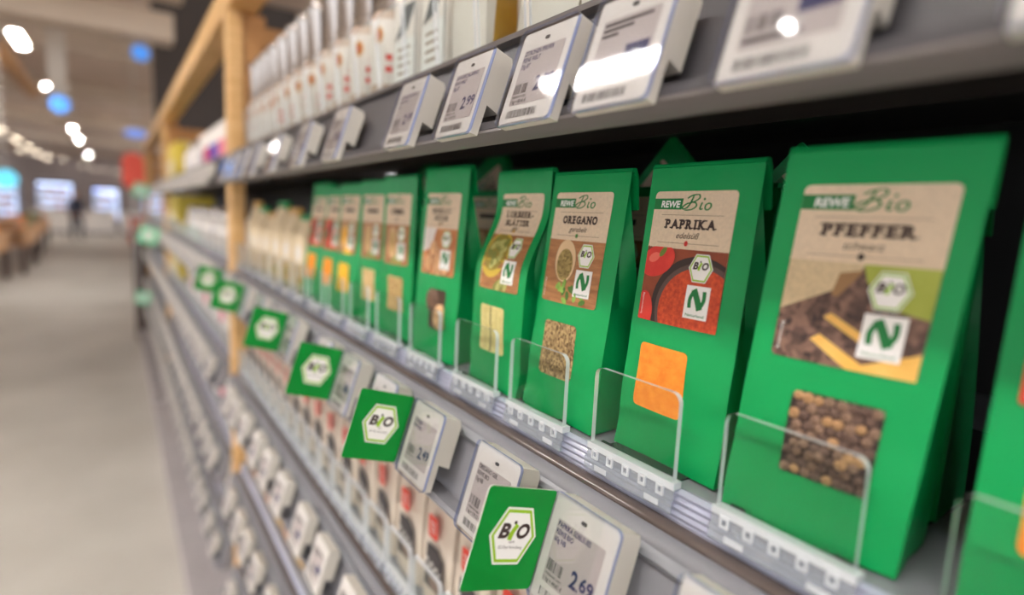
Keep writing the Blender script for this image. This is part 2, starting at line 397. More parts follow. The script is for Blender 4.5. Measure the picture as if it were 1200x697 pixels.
# ---------------------------------------------------------------- the shelving
T1, T0 = 0.2978, 0.3132           # tilt of the tag rails
BAY = [(-0.75, 1.68), (1.79, 4.28), (4.39, 6.9)]
def dvec(t): return (-math.sin(t), -math.cos(t))      # down the tag slope in (X, Z)
LEVELS = {1: 0.0, 2: -0.28, 3: -0.56, 4: -0.84}
LNAME = {0: 'upper', 1: 'green bag', 2: 'third', 3: 'fourth', 4: 'lowest'}
BNAME = ['near bay', 'far bay']
def shelf(level, bay):
    y0, y1 = BAY[bay]; x0, x1 = -y1, -y0
    dz = EYE + LEVELS.get(level, 0)
    nm = {0: 'grey upper shelf carrying grinders and white packs', 1: 'grey shelf with clear stops carrying the green bags',
          2: 'grey shelf below the green bags with small clear stops', 3: 'grey shelf second from the bottom with white tags', 4: 'lowest grey tag shelf just above the base deck'}[level]
    nm += (', near bay', ', second bay', ', far end bay')[bay]
    t = thing('shelf', nm, 'shelf', (0, 0, 0))
    if level == 0:
        q = lambda pts: [(x, z + EYE) for x, z in pts]
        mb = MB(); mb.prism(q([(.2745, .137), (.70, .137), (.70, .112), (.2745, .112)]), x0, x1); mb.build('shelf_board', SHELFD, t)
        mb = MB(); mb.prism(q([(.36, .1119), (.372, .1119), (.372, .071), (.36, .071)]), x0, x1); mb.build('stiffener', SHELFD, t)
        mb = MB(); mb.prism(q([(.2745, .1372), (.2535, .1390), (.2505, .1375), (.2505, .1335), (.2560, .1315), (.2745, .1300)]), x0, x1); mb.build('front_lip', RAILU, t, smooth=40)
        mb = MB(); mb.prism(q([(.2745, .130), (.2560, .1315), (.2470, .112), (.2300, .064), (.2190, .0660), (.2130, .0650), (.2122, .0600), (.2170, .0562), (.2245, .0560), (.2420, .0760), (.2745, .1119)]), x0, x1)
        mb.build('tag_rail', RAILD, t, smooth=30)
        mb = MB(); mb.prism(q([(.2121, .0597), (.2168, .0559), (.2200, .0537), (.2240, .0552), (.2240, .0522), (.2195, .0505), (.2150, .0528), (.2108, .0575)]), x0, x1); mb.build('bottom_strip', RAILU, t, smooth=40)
    else:
        q = lambda pts: [(x, z + dz) for x, z in pts]
        mb = MB(); mb.prism(q([(.266, -.150), (.70, -.150), (.70, -.170), (.266, -.170)]), x0, x1); mb.build('shelf_board', RAILG, t)
        mb = MB()
        pr = [(.2659, -.1505), (.2640, -.1505)]
        for k in range(4):
            z = -.1520 - k * .0045; pr += [(.2615, z), (.2622, z - .0018), (.2632, z - .0024), (.2622, z - .0032)]
        pr += [(.2625, -.1705), (.2659, -.1705)]
        mb.prism(q(pr), x0, x1); mb.build('clear_channel', RAILC, t, smooth=35)
        mb = MB(); mb.prism(q([(.2659, -.1706), (.2622, -.1703), (.2585, -.1696), (.2550, -.1703), (.2530, -.1722), (.2535, -.1745), (.2659, -.1745)]), x0, x1); mb.build('brown_strip', RAILB, t, smooth=60)
        mb = MB(); mb.prism(q([(.2659, -.1746), (.2535, -.1746), (.2515, -.1724), (.2470, -.1722), (.2430, -.1735), (.2405, -.1760), (.2390, -.1800), (.2225, -.2290), (.2080, -.2262),
                               (.2055, -.2290), (.2070, -.2330), (.2190, -.2385), (.2300, -.2395), (.2420, -.2360), (.2520, -.1840)]), x0, x1); mb.build('tag_rail', RAILM, t, smooth=30)
        mb = MB(); mb.prism(q([(.2365, -.1745), (.2385, -.1762), (.2378, -.1810), (.2345, -.1830), (.2320, -.1790)]), x0, x1); mb.build('grey_bead', RAILG, t, smooth=60)
    return t
for b in (0, 1, 2):
    for lv in range(5): shelf(lv, b)
# base deck and back panel
for b in (0, 1, 2):
    y0, y1 = BAY[b]
    t = thing('base_deck', 'grey metal base deck on the floor ' + ('right of the nearest wooden post', 'left of the nearest wooden post', 'at the far end of the shelving')[b], 'shelf', (0, 0, 0))
    mb = MB(); mb.box(-y1, -y0, .155, .70, .115, .15); mb.build('deck_board', DECK, t, bevel=.004)
    mb = MB(); mb.box(-y1, -y0, .165, .19, 0, .115); mb.build('kick_plate', DECK, t)
    mb = MB(); mb.box(-y1, -y0, .702, .725, 0.0, 1.945); tag(mb.build('back_panel', BLACK), 'black back panel behind the goods, ' + ('near bay', 'second bay', 'far end bay')[b], 'panel')
# wooden frame: posts, beam, cross rails, brace
frame = t = thing('wooden_frame', 'light oak frame of posts and beams around the shelving', 'frame', (0, 0, 0))
def wbox(name, X0, X1, Y0, Y1, Z0, Z1, m=WOOD):
    mb = MB(); mb.box(-Y1, -Y0, X0, X1, Z0 + EYE, Z1 + EYE); return mb.build(name, m, t, bevel=.003)
for Y in (1.70, 4.30, 6.92):
    wbox('post', .252, .288, Y, Y + .07, -1.295, .497)
    wbox('side_board', .2882, .345, Y + .012, Y + .058, .14, .496, WOODD)
    wbox('cross_rail', .3452, .70, Y + .012, Y + .058, .40, .47, WOODD)
    mb = MB(); yy = (-(Y + .055), -(Y + .015))
    mb.prism([(.3452, .25 + EYE), (.3452, .33 + EYE), (.43, .3998 + EYE), (.50, .3998 + EYE)], *yy); mb.build('knee_brace', WOODD, t)
    wbox('post', .66, .70, Y, Y + .07, .14, .399)
wbox('beam', .252, .325, -.75, 7.0, .4972, .575)
wbox('beam', .66, .73, -.75, 7.0, .4972, .575, WOODD)

# ---------------------------------------------------------------- price tags
TW, TH = 0.0552, 0.0634
def tag_meshes():
    d = {}
    mb = MB()          # housing: deep upper block, shallow foot with the notch
    mb.prism([(.0012, -.0005), (.0150, -.0012), (.0175, -.0060), (.0175, -.0420), (.0072, -.0400), (.0072, -.0628), (.0012, -.0630)][::-1], .0006, TW - .0006)
    d['housing'] = mb.mesh('housing', TAGS, smooth=30)
    mb = MB(); mb.plate(rrect2(.0012, TW - .0012, -TH + .0014, -.0012, .003), .0004, .0013); d['face'] = mb.mesh('face', TAGW)
    mb = MB(); mb.plate(rrect2(.0075, TW - .0075, -.0505, -.0135, .0008, 2), .0001, .0006); d['screen'] = mb.mesh('screen', SCREEN)
    mb = MB(); o = rrect2(-.0008, TW + .0008, -TH - .0008, .0008, .0045, 5)
    mb.plate(o, -.0016, -.0008, 0, 1)
    n = len(o)
    inner = rrect2(.0002, TW - .0002, -TH + .0002, -.0002, .0036, 5)
    v = [(x, -.0008, z) for x, z in o] + [(x, .0008, z) for x, z in o]
    mb.add(v, [((i + 1) % n, i, n + i, n + (i + 1) % n) for i in range(n)], 1)
    d['clear_cover'] = mb.mesh('clear_cover', [COVER, COVEREDGE], smooth=40)
    mb = MB(); mb.plate(rrect2(TW * .5 - .0022, TW * .5 + .0022, -.0092, -.0070, .0010, 3), .0000, .0006); d['slot'] = mb.mesh('slot', DARKINK)
    return d
TM = tag_meshes()
def tmap(x, y, off): return (x / 1000, -off / 1000, y / 1000)
def barcode(pr, x0, x1, y0, y1, m, seed, off=.05):
    r = random.Random(seed); x = x0
    while x < x1 - .4:
        ww = r.choice((.28, .28, .55, .8)); pr.poly([(x, y0), (min(x + ww, x1), y0), (min(x + ww, x1), y1), (x, y1)], m, off); x += ww + r.choice((.35, .5, .9))
def tag_print(lines, price, kg, num, seed, gtext=None):
    pr = Print(tmap)
    if lines is None:        # too far away to read: grey bars of print
        for i, wd in enumerate((34, 22, 12)): pr.poly([(9, -17.4 - i * 3.2), (9 + wd, -17.4 - i * 3.2), (9 + wd, -15.6 - i * 3.2), (9, -15.6 - i * 3.2)], DARKINK, -.02)
        pr.poly([(30, -40), (46, -40), (46, -31), (30, -31)], NAVY, -.02)
        pr.poly([(9, -48), (34, -48), (34, -46), (9, -46)], DARKINK, -.02)
        barcode(pr, 9, 24, -43.5, -36.5, DARKINK, seed, -.02)
    else:
        for i, s in enumerate(lines):
            wd = None
            v, f = text2(s, 8.6, -17.4 - i * 4.4, 3.0, bold=.022, xs=.80)
            mx = max(p[0] for p in v)
            if mx > 46.8: v, f = text2(s, 8.6, -17.4 - i * 4.4, 3.0, bold=.022, width=38)
            pr.put((v, f), DARKINK if seed % 2 else NAVY, -.02)
        eu, ct = price
        pr.put(text2(eu, 29.0, -43.0, 9.4, bold=.035, width=5.6), NAVY, -.02); pr.put(text2('.', 35.0, -43.0, 8.2, bold=.03, xs=.6), NAVY, -.02)
        pr.put(text2(ct, 36.6, -41.0, 7.4, bold=.03, width=10.4), NAVY, -.02)
        barcode(pr, 9, 22, -43.2, -36.6, DARKINK, seed, -.02)
        pr.put(text2(num, 8.8, -46.0, 1.7, xs=.95), DARKINK, -.02)
        pr.put(text2(kg, 8.8, -49.4, 2.4, bold=.012, xs=.85), DARKINK, -.02)
    barcode(pr, 8, 40, -59.2, -54.0, DARKINK, seed + 91, -.25)
    return pr
GEN = None
def price_tag(label, X, Y, Z, t, print_=None, group=None, simple=False):
    """corner of the face at (X, Y, Z); x runs to the right along the rail"""
    global GEN
    o = thing('price_tag', label, 'price tag', P(X, Y, Z), group, (-t, 0, 0))
    for k in ('housing', 'face', 'screen') + (() if simple else ('slot', 'clear_cover')): link(k, TM[k], o)
    if print_ is not None: print_.done('lettering', o)
    else:
        if GEN is None:
            g = tag_print(None, None, None, None, 5).done('lettering', o); GEN = g.data
        else: link('lettering', GEN, o)
    return o
TX1, TZ1 = .2146, -.1611
TX0, TZ0 = .2226, .1181
tags1 = [(.0600, None, 'white shelf tag at the bottom right frame corner, under the next bag after pepper'),
         (.1604, None, 'white shelf tag cut by the bottom edge, under the pepper bag'),
         (.2549, (['PAPRIKA EDELSUES', 'REWE BIO', '60g NB'], ('2', '69'), '1 kg = 44,83 €', '4388844014497'), 'white shelf tag reading PAPRIKA EDELSUES with price 2.69'),
         (.3463, (['OREGANO GER.', 'REWE BIO', '15g NB'], ('2', '69'), '1 kg = 179,33 €', '4388844014480'), 'white shelf tag reading OREGANO GER. behind the largest green flag'),
         (.4547, (['LORBEER', 'REWE BIO'], ('2', '49'), '', '4388844014473'), 'white shelf tag beside the second largest green flag, price starting 2'),
         (.5516, None, 'white shelf tag half hidden behind the second largest green flag'),
         (.6540, None, 'white shelf tag beside the third green flag from the front'),
         (.7520, None, 'white shelf tag half hidden behind the third green flag'),
         (.9167, None, 'white shelf tag beside the fourth green flag from the front'),
         (1.030, None, 'white shelf tag just behind the fourth green flag'), (1.150, None, 'second white shelf tag behind the fourth green flag'),
         (1.300, None, 'white shelf tag beside the small green flag by the post'), (1.420, None, 'white shelf tag between the two smallest green flags'),
         (1.600, None, 'white shelf tag beside the smallest green flag at the post')]
for i, (y, tx, lab) in enumerate(tags1):
    price_tag(lab, TX1, y, TZ1, T1, tag_print(*tx, seed=10 + i) if tx else None)
tags0 = [(.0650, None, 'pale shelf tag cut by the right frame edge on the upper rail'),
         (.1600, None, 'large blurred clear-covered tag with a lamp spot, on the upper rail above the pepper bag'),
         (.2508, None, 'upper rail tag crossed by a long white lamp reflection above the paprika bag'),
         (.3237, (['ZITRONEN PFEFFER', 'FEINE WELT', '35g BT'], ('2', '99'), '1 kg = 85,43 €', '4388860013283'), 'upper rail tag reading FEINE WELT 35g with a bright lamp glare'),
         (.4135, (['GEWUERZ JALAPENO', 'FEINE WELT', '20g BT'], ('2', '99'), '1 kg = 149,50 €', '4388860013276'), 'upper rail tag reading JALAPENO with blue price 2.99'),
         (.5174, (['GEWUERZ MISCHUNG', 'FEINE WELT', '30g'], ('2', '99'), '1 kg = 99,67 €', '4388860013269'), 'upper rail tag with blue price, just left of the JALAPENO tag'),
         (.7140, None, 'upper rail tag left of the empty slot, first of the blurred ones'), (.8700, None, 'second blurred upper rail tag left of the empty slot'),
         (1.040, None, 'third blurred upper rail tag left of the empty slot'), (1.211, None, 'fourth blurred upper rail tag left of the empty slot'),
         (1.330, None, 'fifth blurred upper rail tag left of the empty slot'), (1.450, None, 'sixth blurred upper rail tag, nearest right of the wooden post'),
         (1.570, None, 'upper rail tag in front of the wooden post')]
for i, (y, tx, lab) in enumerate(tags0):
    price_tag(lab, TX0, y, TZ0, T0, tag_print(*tx, seed=30 + 2 * i) if tx else None)
for lv in (2, 3, 4):
    k = 0; y = .12 + .03 * lv
    while y < 1.66:
        price_tag('white shelf tag on the %s rail down, %s from the camera end' % (LNAME[lv], ORD[k]), TX1, y, TZ1 + LEVELS[lv], T1, simple=True, group='tags on the %s rail' % LNAME[lv])
        y += (.112, .1, .13)[(k + lv) % 3]; k += 1
for lv in range(5):
    y = 1.90; k = 0
    X, Z, t = (TX0, TZ0, T0) if lv == 0 else (TX1, TZ1 + LEVELS[lv], T1)
    while y < 6.8:
        price_tag('white tag on the %s rail left of the post, %s from it' % (LNAME[lv], ORD[k]), X, y, Z, t, simple=True, group='far bay tags on the %s rail' % LNAME[lv])
        y += .125 + .02 * ((k + lv) % 3); k += 1
# ---------------------------------------------------------------- green flags
def flag_parts():
    A, B = 60.5, 51.2
    mb = MB(); o = rrect2(-B / 1000, -.0004, -A / 1000, 0, .0025, 3)
    n = len(o)
    v = [(-.0016, y, z) for y, z in o] + [(-.0008, y, z) for y, z in o]
    mb.add(v, [tuple(range(n))[::-1], tuple(range(n, 2 * n))], 0); mb.add(v, [(i, (i + 1) % n, n + (i + 1) % n, n + i) for i in range(n)], 1)
    card = mb.mesh('card', [FLAGG, CARDEDGE])
    pr = Print(lambda x, y, off: (-.0008 + off / 1000, x / 1000, y / 1000))
    bio_hexagon(pr, -B * .5 + 1.0, -A * .47, 34.5, .08)
    emb = pr.mb.mesh('hexagon_emblem', pr.mats, fix=False)
    return card, emb
FC, FE = flag_parts()
flags = [(.2535, 1, 'largest green BIO flag at the bottom centre, beside the PAPRIKA tag', None), (.4580, 1, 'second largest green BIO flag, under the bay leaf bag', None),
         (.6542, 1, 'third green BIO flag from the front, left of the second largest', None), (.9167, 1, 'fourth green BIO flag from the front, under the far green bags', None),
         (1.295, 1, 'small green BIO flag in front of the wooden post', None), (1.600, 1, 'smallest green BIO flag, just left of the wooden post', None),
         (5.3, 0, 'pale green flag on the upper rail at the far end', None), (4.03, 1, 'pale green flag on the bag rail in the far bay', None), (5.4, 3, 'pale green flag low down near the far end', None)]
for y, lv, lab, g in flags:
    X, Z, t = (TX0, TZ0, T0) if lv == 0 else (TX1, TZ1 + LEVELS[lv], T1)
    o = thing('shelf_flag', lab, 'flag', P(X, y, Z), g, (-t, 0, 0))
    if y > 3:
        mb = MB(); mb.box(-.003, -.001, -.10, 0, -.10, 0); mb.build('card', mat('mint_card', (126, 212, 168), .5), o)
        pr = Print(lambda x, y_, off: (-.001 + off / 1000, x / 1000, y_ / 1000)); pr.poly(ell2(-50, -50, 26, 26, 18), WHITE, .4, cell=200); pr.done('round_emblem', o); continue
    link('card', FC, o); link('hexagon_emblem', FE, o)
# ---------------------------------------------------------------- clear shelf stops
def stop_meshes(wd, h, skirt=True, th=.0034):
    mb = MB()
    o = [(0, 0), (wd, 0)] + [(wd - .006 + .006 * math.cos(a), h - .006 + .006 * math.sin(a)) for a in [math.pi / 2 * k / 5 for k in range(6)]] + \
        [(.006 - .006 * math.sin(a), h - .006 + .006 * math.cos(a)) for a in [math.pi / 2 * k / 5 for k in range(6)]]
    mb.plate(o, 0, th, 0, 1)
    plate = mb.mesh('clear_plate', [CLEAR, EDGE])
    mb = MB()
    if skirt:
        mb.box(-.002, wd + .002, -.0012, .0056, -.0045, -.0002, 1)            # ledge
        for k in range(5):                                                # little square clip frames
            x = .004 + k * (wd - .014) / 4
            mb.box(x, x + .0055, -.0026, -.0013, -.0100, -.0086, 1); mb.box(x, x + .0055, -.0026, -.0013, -.0050, -.0036, 1)
            mb.box(x, x + .0013, -.0026, -.0013, -.0086, -.0050, 1); mb.box(x + .0042, x + .0055, -.0026, -.0013, -.0086, -.0050, 1)
        mb.box(-.002, wd + .002, -.0012, .0000, -.0110, -.0046)
    clips = mb.mesh('clip_strip', [CLEARB, EDGE]) if skirt else None
    mb = MB()
    if skirt:
        mb.box(-.002, wd + .002, -.0030, -.0014, -.0180, -.0104)
        for k in (.12, .75): mb.box(wd * k, wd * k + .011, -.0036, -.0031, -.0165, -.0130, 1)
    sk = mb.mesh('skirt', [CLEARB, EDGE]) if skirt else None
    return plate, clips, sk
ST1 = stop_meshes(.07, .0517)
ST2 = stop_meshes(.066, .05, th=.0055)
TRK = MB(); TRK.box(.004, .066, .008, .30, -.0043, -.0031); TRK.box(.004, .012, .0056, .0078, -.0043, .0005); TRK.box(.058, .066, .0056, .0078, -.0043, .0005)
TRKM = TRK.mesh('track', TRACK)
stopname = {0: 'in front of the half-cut bag at the right edge', 1: 'in front of the pepper bag', 2: 'in front of the paprika bag', 3: 'in front of the oregano bag', 4: 'in front of the bay leaf bag', 5: 'in front of the nutmeg bag'}
ys = [.0045, .1063, .2063, .3069, .3993, .5036] + [.6036 + .0995 * k for k in range(11)]
for i, y in enumerate(ys):
    lab = 'clear acrylic shelf stop ' + (stopname[i] if i in stopname else '%s to the left of the one at the nutmeg bag' % ORD[i - 6])
    o = thing('shelf_stop', lab, 'shelf stop', P(.2592, y + .07, -.1455), 'clear stops along the green bag shelf')
    for m, n in zip(ST1, ('clear_plate', 'clip_strip', 'skirt')): link(n, m, o)
    link('track', TRKM, o)
for k in range(21):
    y = .12 + k * .0735
    o = thing('shelf_stop', 'small clear stop on the shelf below the green bags, %s from the camera end' % ORD[k], 'shelf stop', P(.2592, y + .066, -.1455 - .28), 'clear stops along the third shelf')
    for m, n in zip(ST2, ('clear_plate', 'clip_strip', 'skirt')): link(n, m, o)
mb = MB(); mb.plate(rrect2(0, .085, 0, .062, .004, 3), 0, .0026, 0, 1); ST3 = mb.mesh('clear_stop', [CLEAR, EDGE])
for lv in (1, 2):
    for k in range(38):
        y = 1.84 + k * .128
        tag(link('shelf_stop', ST3), 'clear stop in the far bay on the %s shelf, %s from the post' % (LNAME[lv], ORD[k]), 'shelf stop', 'clear stops in the far bay').location = P(.2592, y + .085, -.150 + LEVELS[lv])
# ---------------------------------------------------------------- green spice bags
BW = .083
def window_fill(kind):
    return {'pap': mat('paprika_powder', (232, 128, 30), 0.75, srgb2=(244, 150, 48), scale=160, bump=.1, bscale=300),
            'ore': mat('oregano_flakes', (96, 72, 42), 0.8, srgb2=(186, 156, 108), scale=700, voro=True, stretch=(1, 1, .7)),
            'lor': mat('bay_leaf_pale', (206, 192, 128), 0.7, srgb2=(222, 208, 150), scale=120),
            'mus': mat('nutmeg_shadow', (74, 52, 38), 0.7),
            'pf': mat('pepper_gap', (52, 36, 32), 0.7),
            'kum': mat('caraway_seed', (170, 134, 84), 0.8, srgb2=(206, 176, 118), scale=500, voro=True),
            'cur': mat('curry_yellow', (246, 178, 30), 0.75, srgb2=(250, 192, 50), scale=160),
            'ora': mat('chili_orange', (238, 140, 30), 0.75, srgb2=(246, 160, 44), scale=160),
            'see': mat('seed_beige', (196, 160, 104), 0.8, srgb2=(226, 196, 144), scale=380, voro=True)}[kind]
TITLE = {'pap': (['PAPRIKA'], 'edelsüß'), 'ore': (['OREGANO'], 'gerebelt'), 'lor': (['LORBEER-', 'BLÄTTER'], 'ganz'), 'mus': (['MUSKAT-', 'NÜSSE'], 'ganz'), 'pf': (['PFEFFER'], 'schwarz'),
         'kum': (['KÜMMEL'], 'ganz'), 'cur': None, 'ora': None, 'see': None}
def photo(pr, kind, x0, x1, y0, y1, off):
    """the printed picture in the lower part of the sticker"""
    def shape(pts, m, o): pr.poly(clip2(pts, x0 + .2, x1 - .2, y0 + .2, y1 - .2), m, off + o)
    wood = mat('print_wood', (150, 98, 58), 0.55, srgb2=(186, 130, 80), scale=60, stretch=(1, 1, 6))
    dark = mat('print_bowl_rim', (52, 34, 28), 0.55)  # dark rim of the printed bowl
    bg = {'pap': mat('print_brown', (120, 52, 30), 0.55, srgb2=(150, 70, 36), scale=60), 'pf': mat('print_pepper', (58, 40, 36), 0.55, srgb2=(132, 100, 84), scale=330, voro=True),
          'mus': mat('print_warm', (176, 104, 56), 0.55, srgb2=(206, 140, 86), scale=80)}.get(kind, wood)
    pr.put(grid2(x0, x1, y0, y1, 0, 8, 20, rb=2.5), bg, off)
    cx, cy = (x0 + x1) / 2, (y0 + y1) / 2
    if kind == 'pap' or kind == 'ora':
        pw = mat('print_powder', (176, 52, 22), 0.6, srgb2=(218, 86, 40), scale=420)
        shape(ell2(cx + 13, cy - 12, 34, 32, 36), dark, .08); shape(ell2(cx + 15, cy - 13, 32, 29, 36), mat('print_bowl', (88, 66, 58), .5), .14)
        shape(ell2(cx + 15, cy - 14, 29, 27, 36), pw, .2)
        rd = mat('print_red', (206, 34, 26), 0.5, srgb2=(224, 60, 44), scale=90)
        shape(ell2(cx - 21, cy + 15, 15, 10, 24, .35), rd, .26); shape(ell2(cx - 24, cy + 17, 5, 3, 12, .4), mat('print_red_light', (238, 110, 92), .5), .32)
        shape(ell2(cx - 17, cy + 21, 4, 2, 10, .9), mat('print_stalk', (110, 130, 40), .5), .34)
        shape(ell2(cx - 26, cy - 17, 7, 12, 20, .2), rd, .26)
    elif kind == 'ore':
        shape(ell2(cx - 8, cy + 7, 13, 17, 28, .12), mat('print_spoon_dark', (150, 112, 74), .5), .08); shape(ell2(cx - 8, cy + 8, 12, 16, 28, .12), mat('print_spoon', (222, 190, 146), .5), .14)
        shape(ell2(cx - 8, cy + 5, 9.5, 12, 28, .1), mat('print_herb', (124, 104, 52), .6, srgb2=(176, 152, 92), scale=480, voro=True), .2)
        gr = mat('print_leaf', (104, 150, 48), .5, srgb2=(150, 188, 84), scale=120); gd = mat('print_leaf_dark', (72, 112, 36), .5)
        r = random.Random(3)
        for k in range(16):
            shape(ell2(cx - 12 + r.random() * 34, y0 + 2 + r.random() * 13, 3.6, 2.0, 10, r.random() * 3), gr if k % 3 else gd, .26 + k * .01)
    elif kind == 'lor':
        shape(ell2(cx - 12, cy + 6, 22, 20, 30, .15), mat('print_bowl_yellow', (206, 176, 62), .5), .08); shape(ell2(cx - 12, cy + 8, 18, 16, 30, .1), mat('print_bowl_in', (150, 132, 50), .5), .14)
        g1 = mat('print_bay', (168, 168, 92), .5, srgb2=(196, 192, 120), scale=100); g2 = mat('print_bay_dark', (128, 134, 62), .5)
        r = random.Random(5)
        for k in range(12): shape(ell2(cx - 22 + r.random() * 20, cy + r.random() * 20 - 2, 7, 3.2, 12, r.random() * 3), g1 if k % 2 else g2, .2 + .01 * k)
        for k in range(4): shape(ell2(cx + 2 + k * 4, y0 + 5 + k, 8, 3.2, 12, .6 + k * .3), g1 if k % 2 else g2, .35 + .01 * k)
    elif kind == 'mus':
        shape([(x0, cy - 2), (cx - 12, cy + 4), (cx - 6, y1), (x0, y1)], mat('print_cloth', (226, 218, 212), .6, var=.06, scale=70), .1)
        n1 = mat('print_nut', (196, 142, 92), .5, srgb2=(222, 176, 128), scale=90); n2 = mat('print_nut_dark', (140, 92, 56), .5)
        for k, (a, b, rr) in enumerate(((-16, -14, 9), (0, -6, 10), (4, -18, 9), (-8, 2, 8), (16, -16, 8))):
            shape(ell2(cx + a, cy + b, rr, rr * 1.15, 18), n2, .16 + .03 * k); shape(ell2(cx + a - .6, cy + b + 1, rr * .85, rr, 18), n1, .175 + .03 * k)
    elif kind == 'pf':
        shape([(x0, y1 - 25), (cx - 2, y1 - 10), (cx + 3, y1), (x0, y1)], mat('print_burlap', (206, 184, 146), .6, var=.1, scale=420), .1)
        shape([(cx + 2, y1), (cx + 5, y1 - 8), (cx + 12, y1 - 18), (x1, y1 - 22), (x1, y1)], mat('print_green_blur', (150, 160, 50), .5, srgb2=(176, 186, 80), scale=40), .1)
        sc = mat('print_scoop', (226, 172, 76), .5, srgb2=(240, 196, 110), scale=50)
        shape([(cx - 10, cy - 2), (cx - 7, cy + .5), (cx + 17, cy - 12), (cx + 16, cy - 16)], sc, .12)
        shape([(cx - 14, cy - 13), (cx - 10, cy - 10), (cx + 10, cy - 21), (x1, cy - 12), (x1, y0), (cx + 4, y0)], sc, .14)
        shape([(cx - 7, y1 - 5), (cx + 3, y1 - 3), (cx - 6, cy + 8), (cx - 9, cy + 9)], mat('print_scoop_dark', (150, 112, 70), .5), .16)
    else:
        shape(ell2(cx - 8, cy + 2, 11, 19, 28, .1), mat('print_spoon2', (214, 178, 130), .5), .08)
        shape(ell2(cx - 8, cy + 2, 8, 14, 28, .1), window_fill(kind), .14)
        gr = mat('print_leaf', (104, 150, 48), .5)
        for k in range(6): shape(ell2(cx - 4 + k * 5, y0 + 4 + (k % 3) * 3, 4, 2.2, 10, k), gr, .2 + .01 * k)
        if kind == 'cur': shape(ell2(cx + 8, y0 + 4, 13, 11, 20), mat('print_yellow', (250, 184, 30), .5), .3)
    bio_hexagon(pr, 14.6, cy + 13, 17.4, off + .42, small=False)
    leaf_square(pr, 15.6, cy - 7.5, 17, 20, off + .42)
def spice_bag(kind, x, y, yaw, lean, roll, h, label, sx=-2.0, wx=-6.0, kink=(), full=True, seed=0, group=None, z=-.1485, ww=40.0):
    """block-bottom pouch standing on the shelf: x = world x of the front base line centre, y = its depth"""
    rr = random.Random(seed + 5)
    t = thing('spice_bag', label, 'spice bag', (x, y, EYE + z + .0001), group, (0, 0, yaw))
    kp = [(0, 0)] + list(kink) + [(1, 0)]
    def kk(v):
        for (a, fa), (b, fb) in zip(kp, kp[1:]):
            if a <= v <= b:
                q = (v - a) / (b - a) if b > a else 0; q = q * q * (3 - 2 * q); return fa + (fb - fa) * q
        return 0
    ph = rr.random() * 6
    def S_(u, v, off=0.0):           # u -.5...5, v 0..1 on the front sheet
        bulge = .0030 * math.sin(math.pi * min(1, v * 1.15)) * math.cos(math.pi * u) if v < .87 else 0.0
        crease = .0009 * math.sin(v * 23 + u * 5 + ph) * max(0, .5 - v) * 2
        zz = v * h * math.cos(lean); yy = v * h * math.sin(lean) + kk(v) - bulge + crease - off
        return Vector((u * BW + math.sin(roll) * zz, yy, zz))
    def dep(v): return .046 if v < .1 else max(.003, .046 * (1 - ((v - .1) / .86) ** 1.25)) if v < .96 else .003
    lv = [0, .015, .04, .08] + [.12 + .025 * k for k in range(36)]; lv[-1] = 1
    nu = 10; rings = []
    for v in lv:
        ring = [S_(-.5 + k / nu, v) for k in range(nu + 1)]
        pinch = .002 + .010 * v; d = dep(v)
        R_, L_ = ring[-1], ring[0]
        ring.append(Vector((R_.x - pinch, R_.y + d * .5, R_.z)))
        for k in range(5):
            u = .5 - k / 4; c = S_(u, v)
            ring.append(Vector((c.x - (.002 if k == 0 else 0) + (.002 if k == 4 else 0), S_(.5 if u > 0 else -.5, v).y + d + .002 * math.cos(math.pi * u) * math.sin(math.pi * v), c.z)))
        ring.append(Vector((L_.x + pinch, L_.y + d * .5, L_.z)))
        rings.append(ring)
    n = len(rings[0]); mb = MB()
    mb.add([p for r in rings for p in r], [(j * n + i, j * n + (i + 1) % n, (j + 1) * n + (i + 1) % n, (j + 1) * n + i) for j in range(len(lv) - 1) for i in range(n)] + [tuple(range(n))[::-1], tuple((len(lv) - 1) * n + i for i in range(n))])
    mb.build('pouch', GREEN, t, smooth=42)
    # folded-over top edge
    T_ = S_(0, 1); B_ = S_(0, .86)
    mb = MB(); sl = (T_.y - B_.y) / (T_.z - B_.z); zt = T_.z
    prof = [(T_.y - .0006, zt - .0015), (T_.y + .0008, zt + .0012), (T_.y + .0040, zt + .0012), (T_.y + .0062, zt - .003), (T_.y + .0100 - .004 * sl, zt - .026), (T_.y + .0082, zt - .027), (T_.y + .0045, zt - .005), (T_.y + .0030, zt - .0020)]
    ov = len(mb.v); mb.prism(prof[::-1], -BW / 2, BW / 2)
    mb.v = [(a + math.sin(roll) * c, b, c) for a, b, c in mb.v]
    mb.build('top_fold', GREEND, t, smooth=40)
    # sticker; millimetre frame: x from the sticker's centre, y measured up the front sheet
    H = h * 1000; ytop = 171.5
    def fm(xx, yy, off): return S_((xx + sx) / (BW * 1000), (ytop + yy) / H, off / 1000)
    pr = Print(fm); pr.put(grid2(-31.5, 31.5, -84, 0, 3.0, 8, 36), BEIGE, .30); st = pr.done('sticker', t)
    pr = Print(fm); photo(pr, kind, -31.5, 31.5, -84, -35.5, .42)
    if full:
        zz = [(-31.5 + k * 1.05, -35.5 + (.9 if k % 2 else 0) - .7) for k in range(61)]
        pr.put(([(-31.5, -34.5)] + zz + [(31.5, -34.5)], [[0] + [k + 1] + [k + 2] for k in range(60)] + [[0, 61, 62]]), BEIGE, .5)
    pr.done('photo_print', st)
    pr = Print(fm)
    pr.poly([(-31.4, -11.6), (-8.5, -11.6), (-8.0, -4.6), (-31.4, -4.6)], BANNER, .42)
    pr.put(text2('REWE', -25.5, -10.2, 4.2, bold=.03, shear=.08, width=15.5), WHITE, .52)
    bx, by, sc_ = -8.2, -12.6, .112
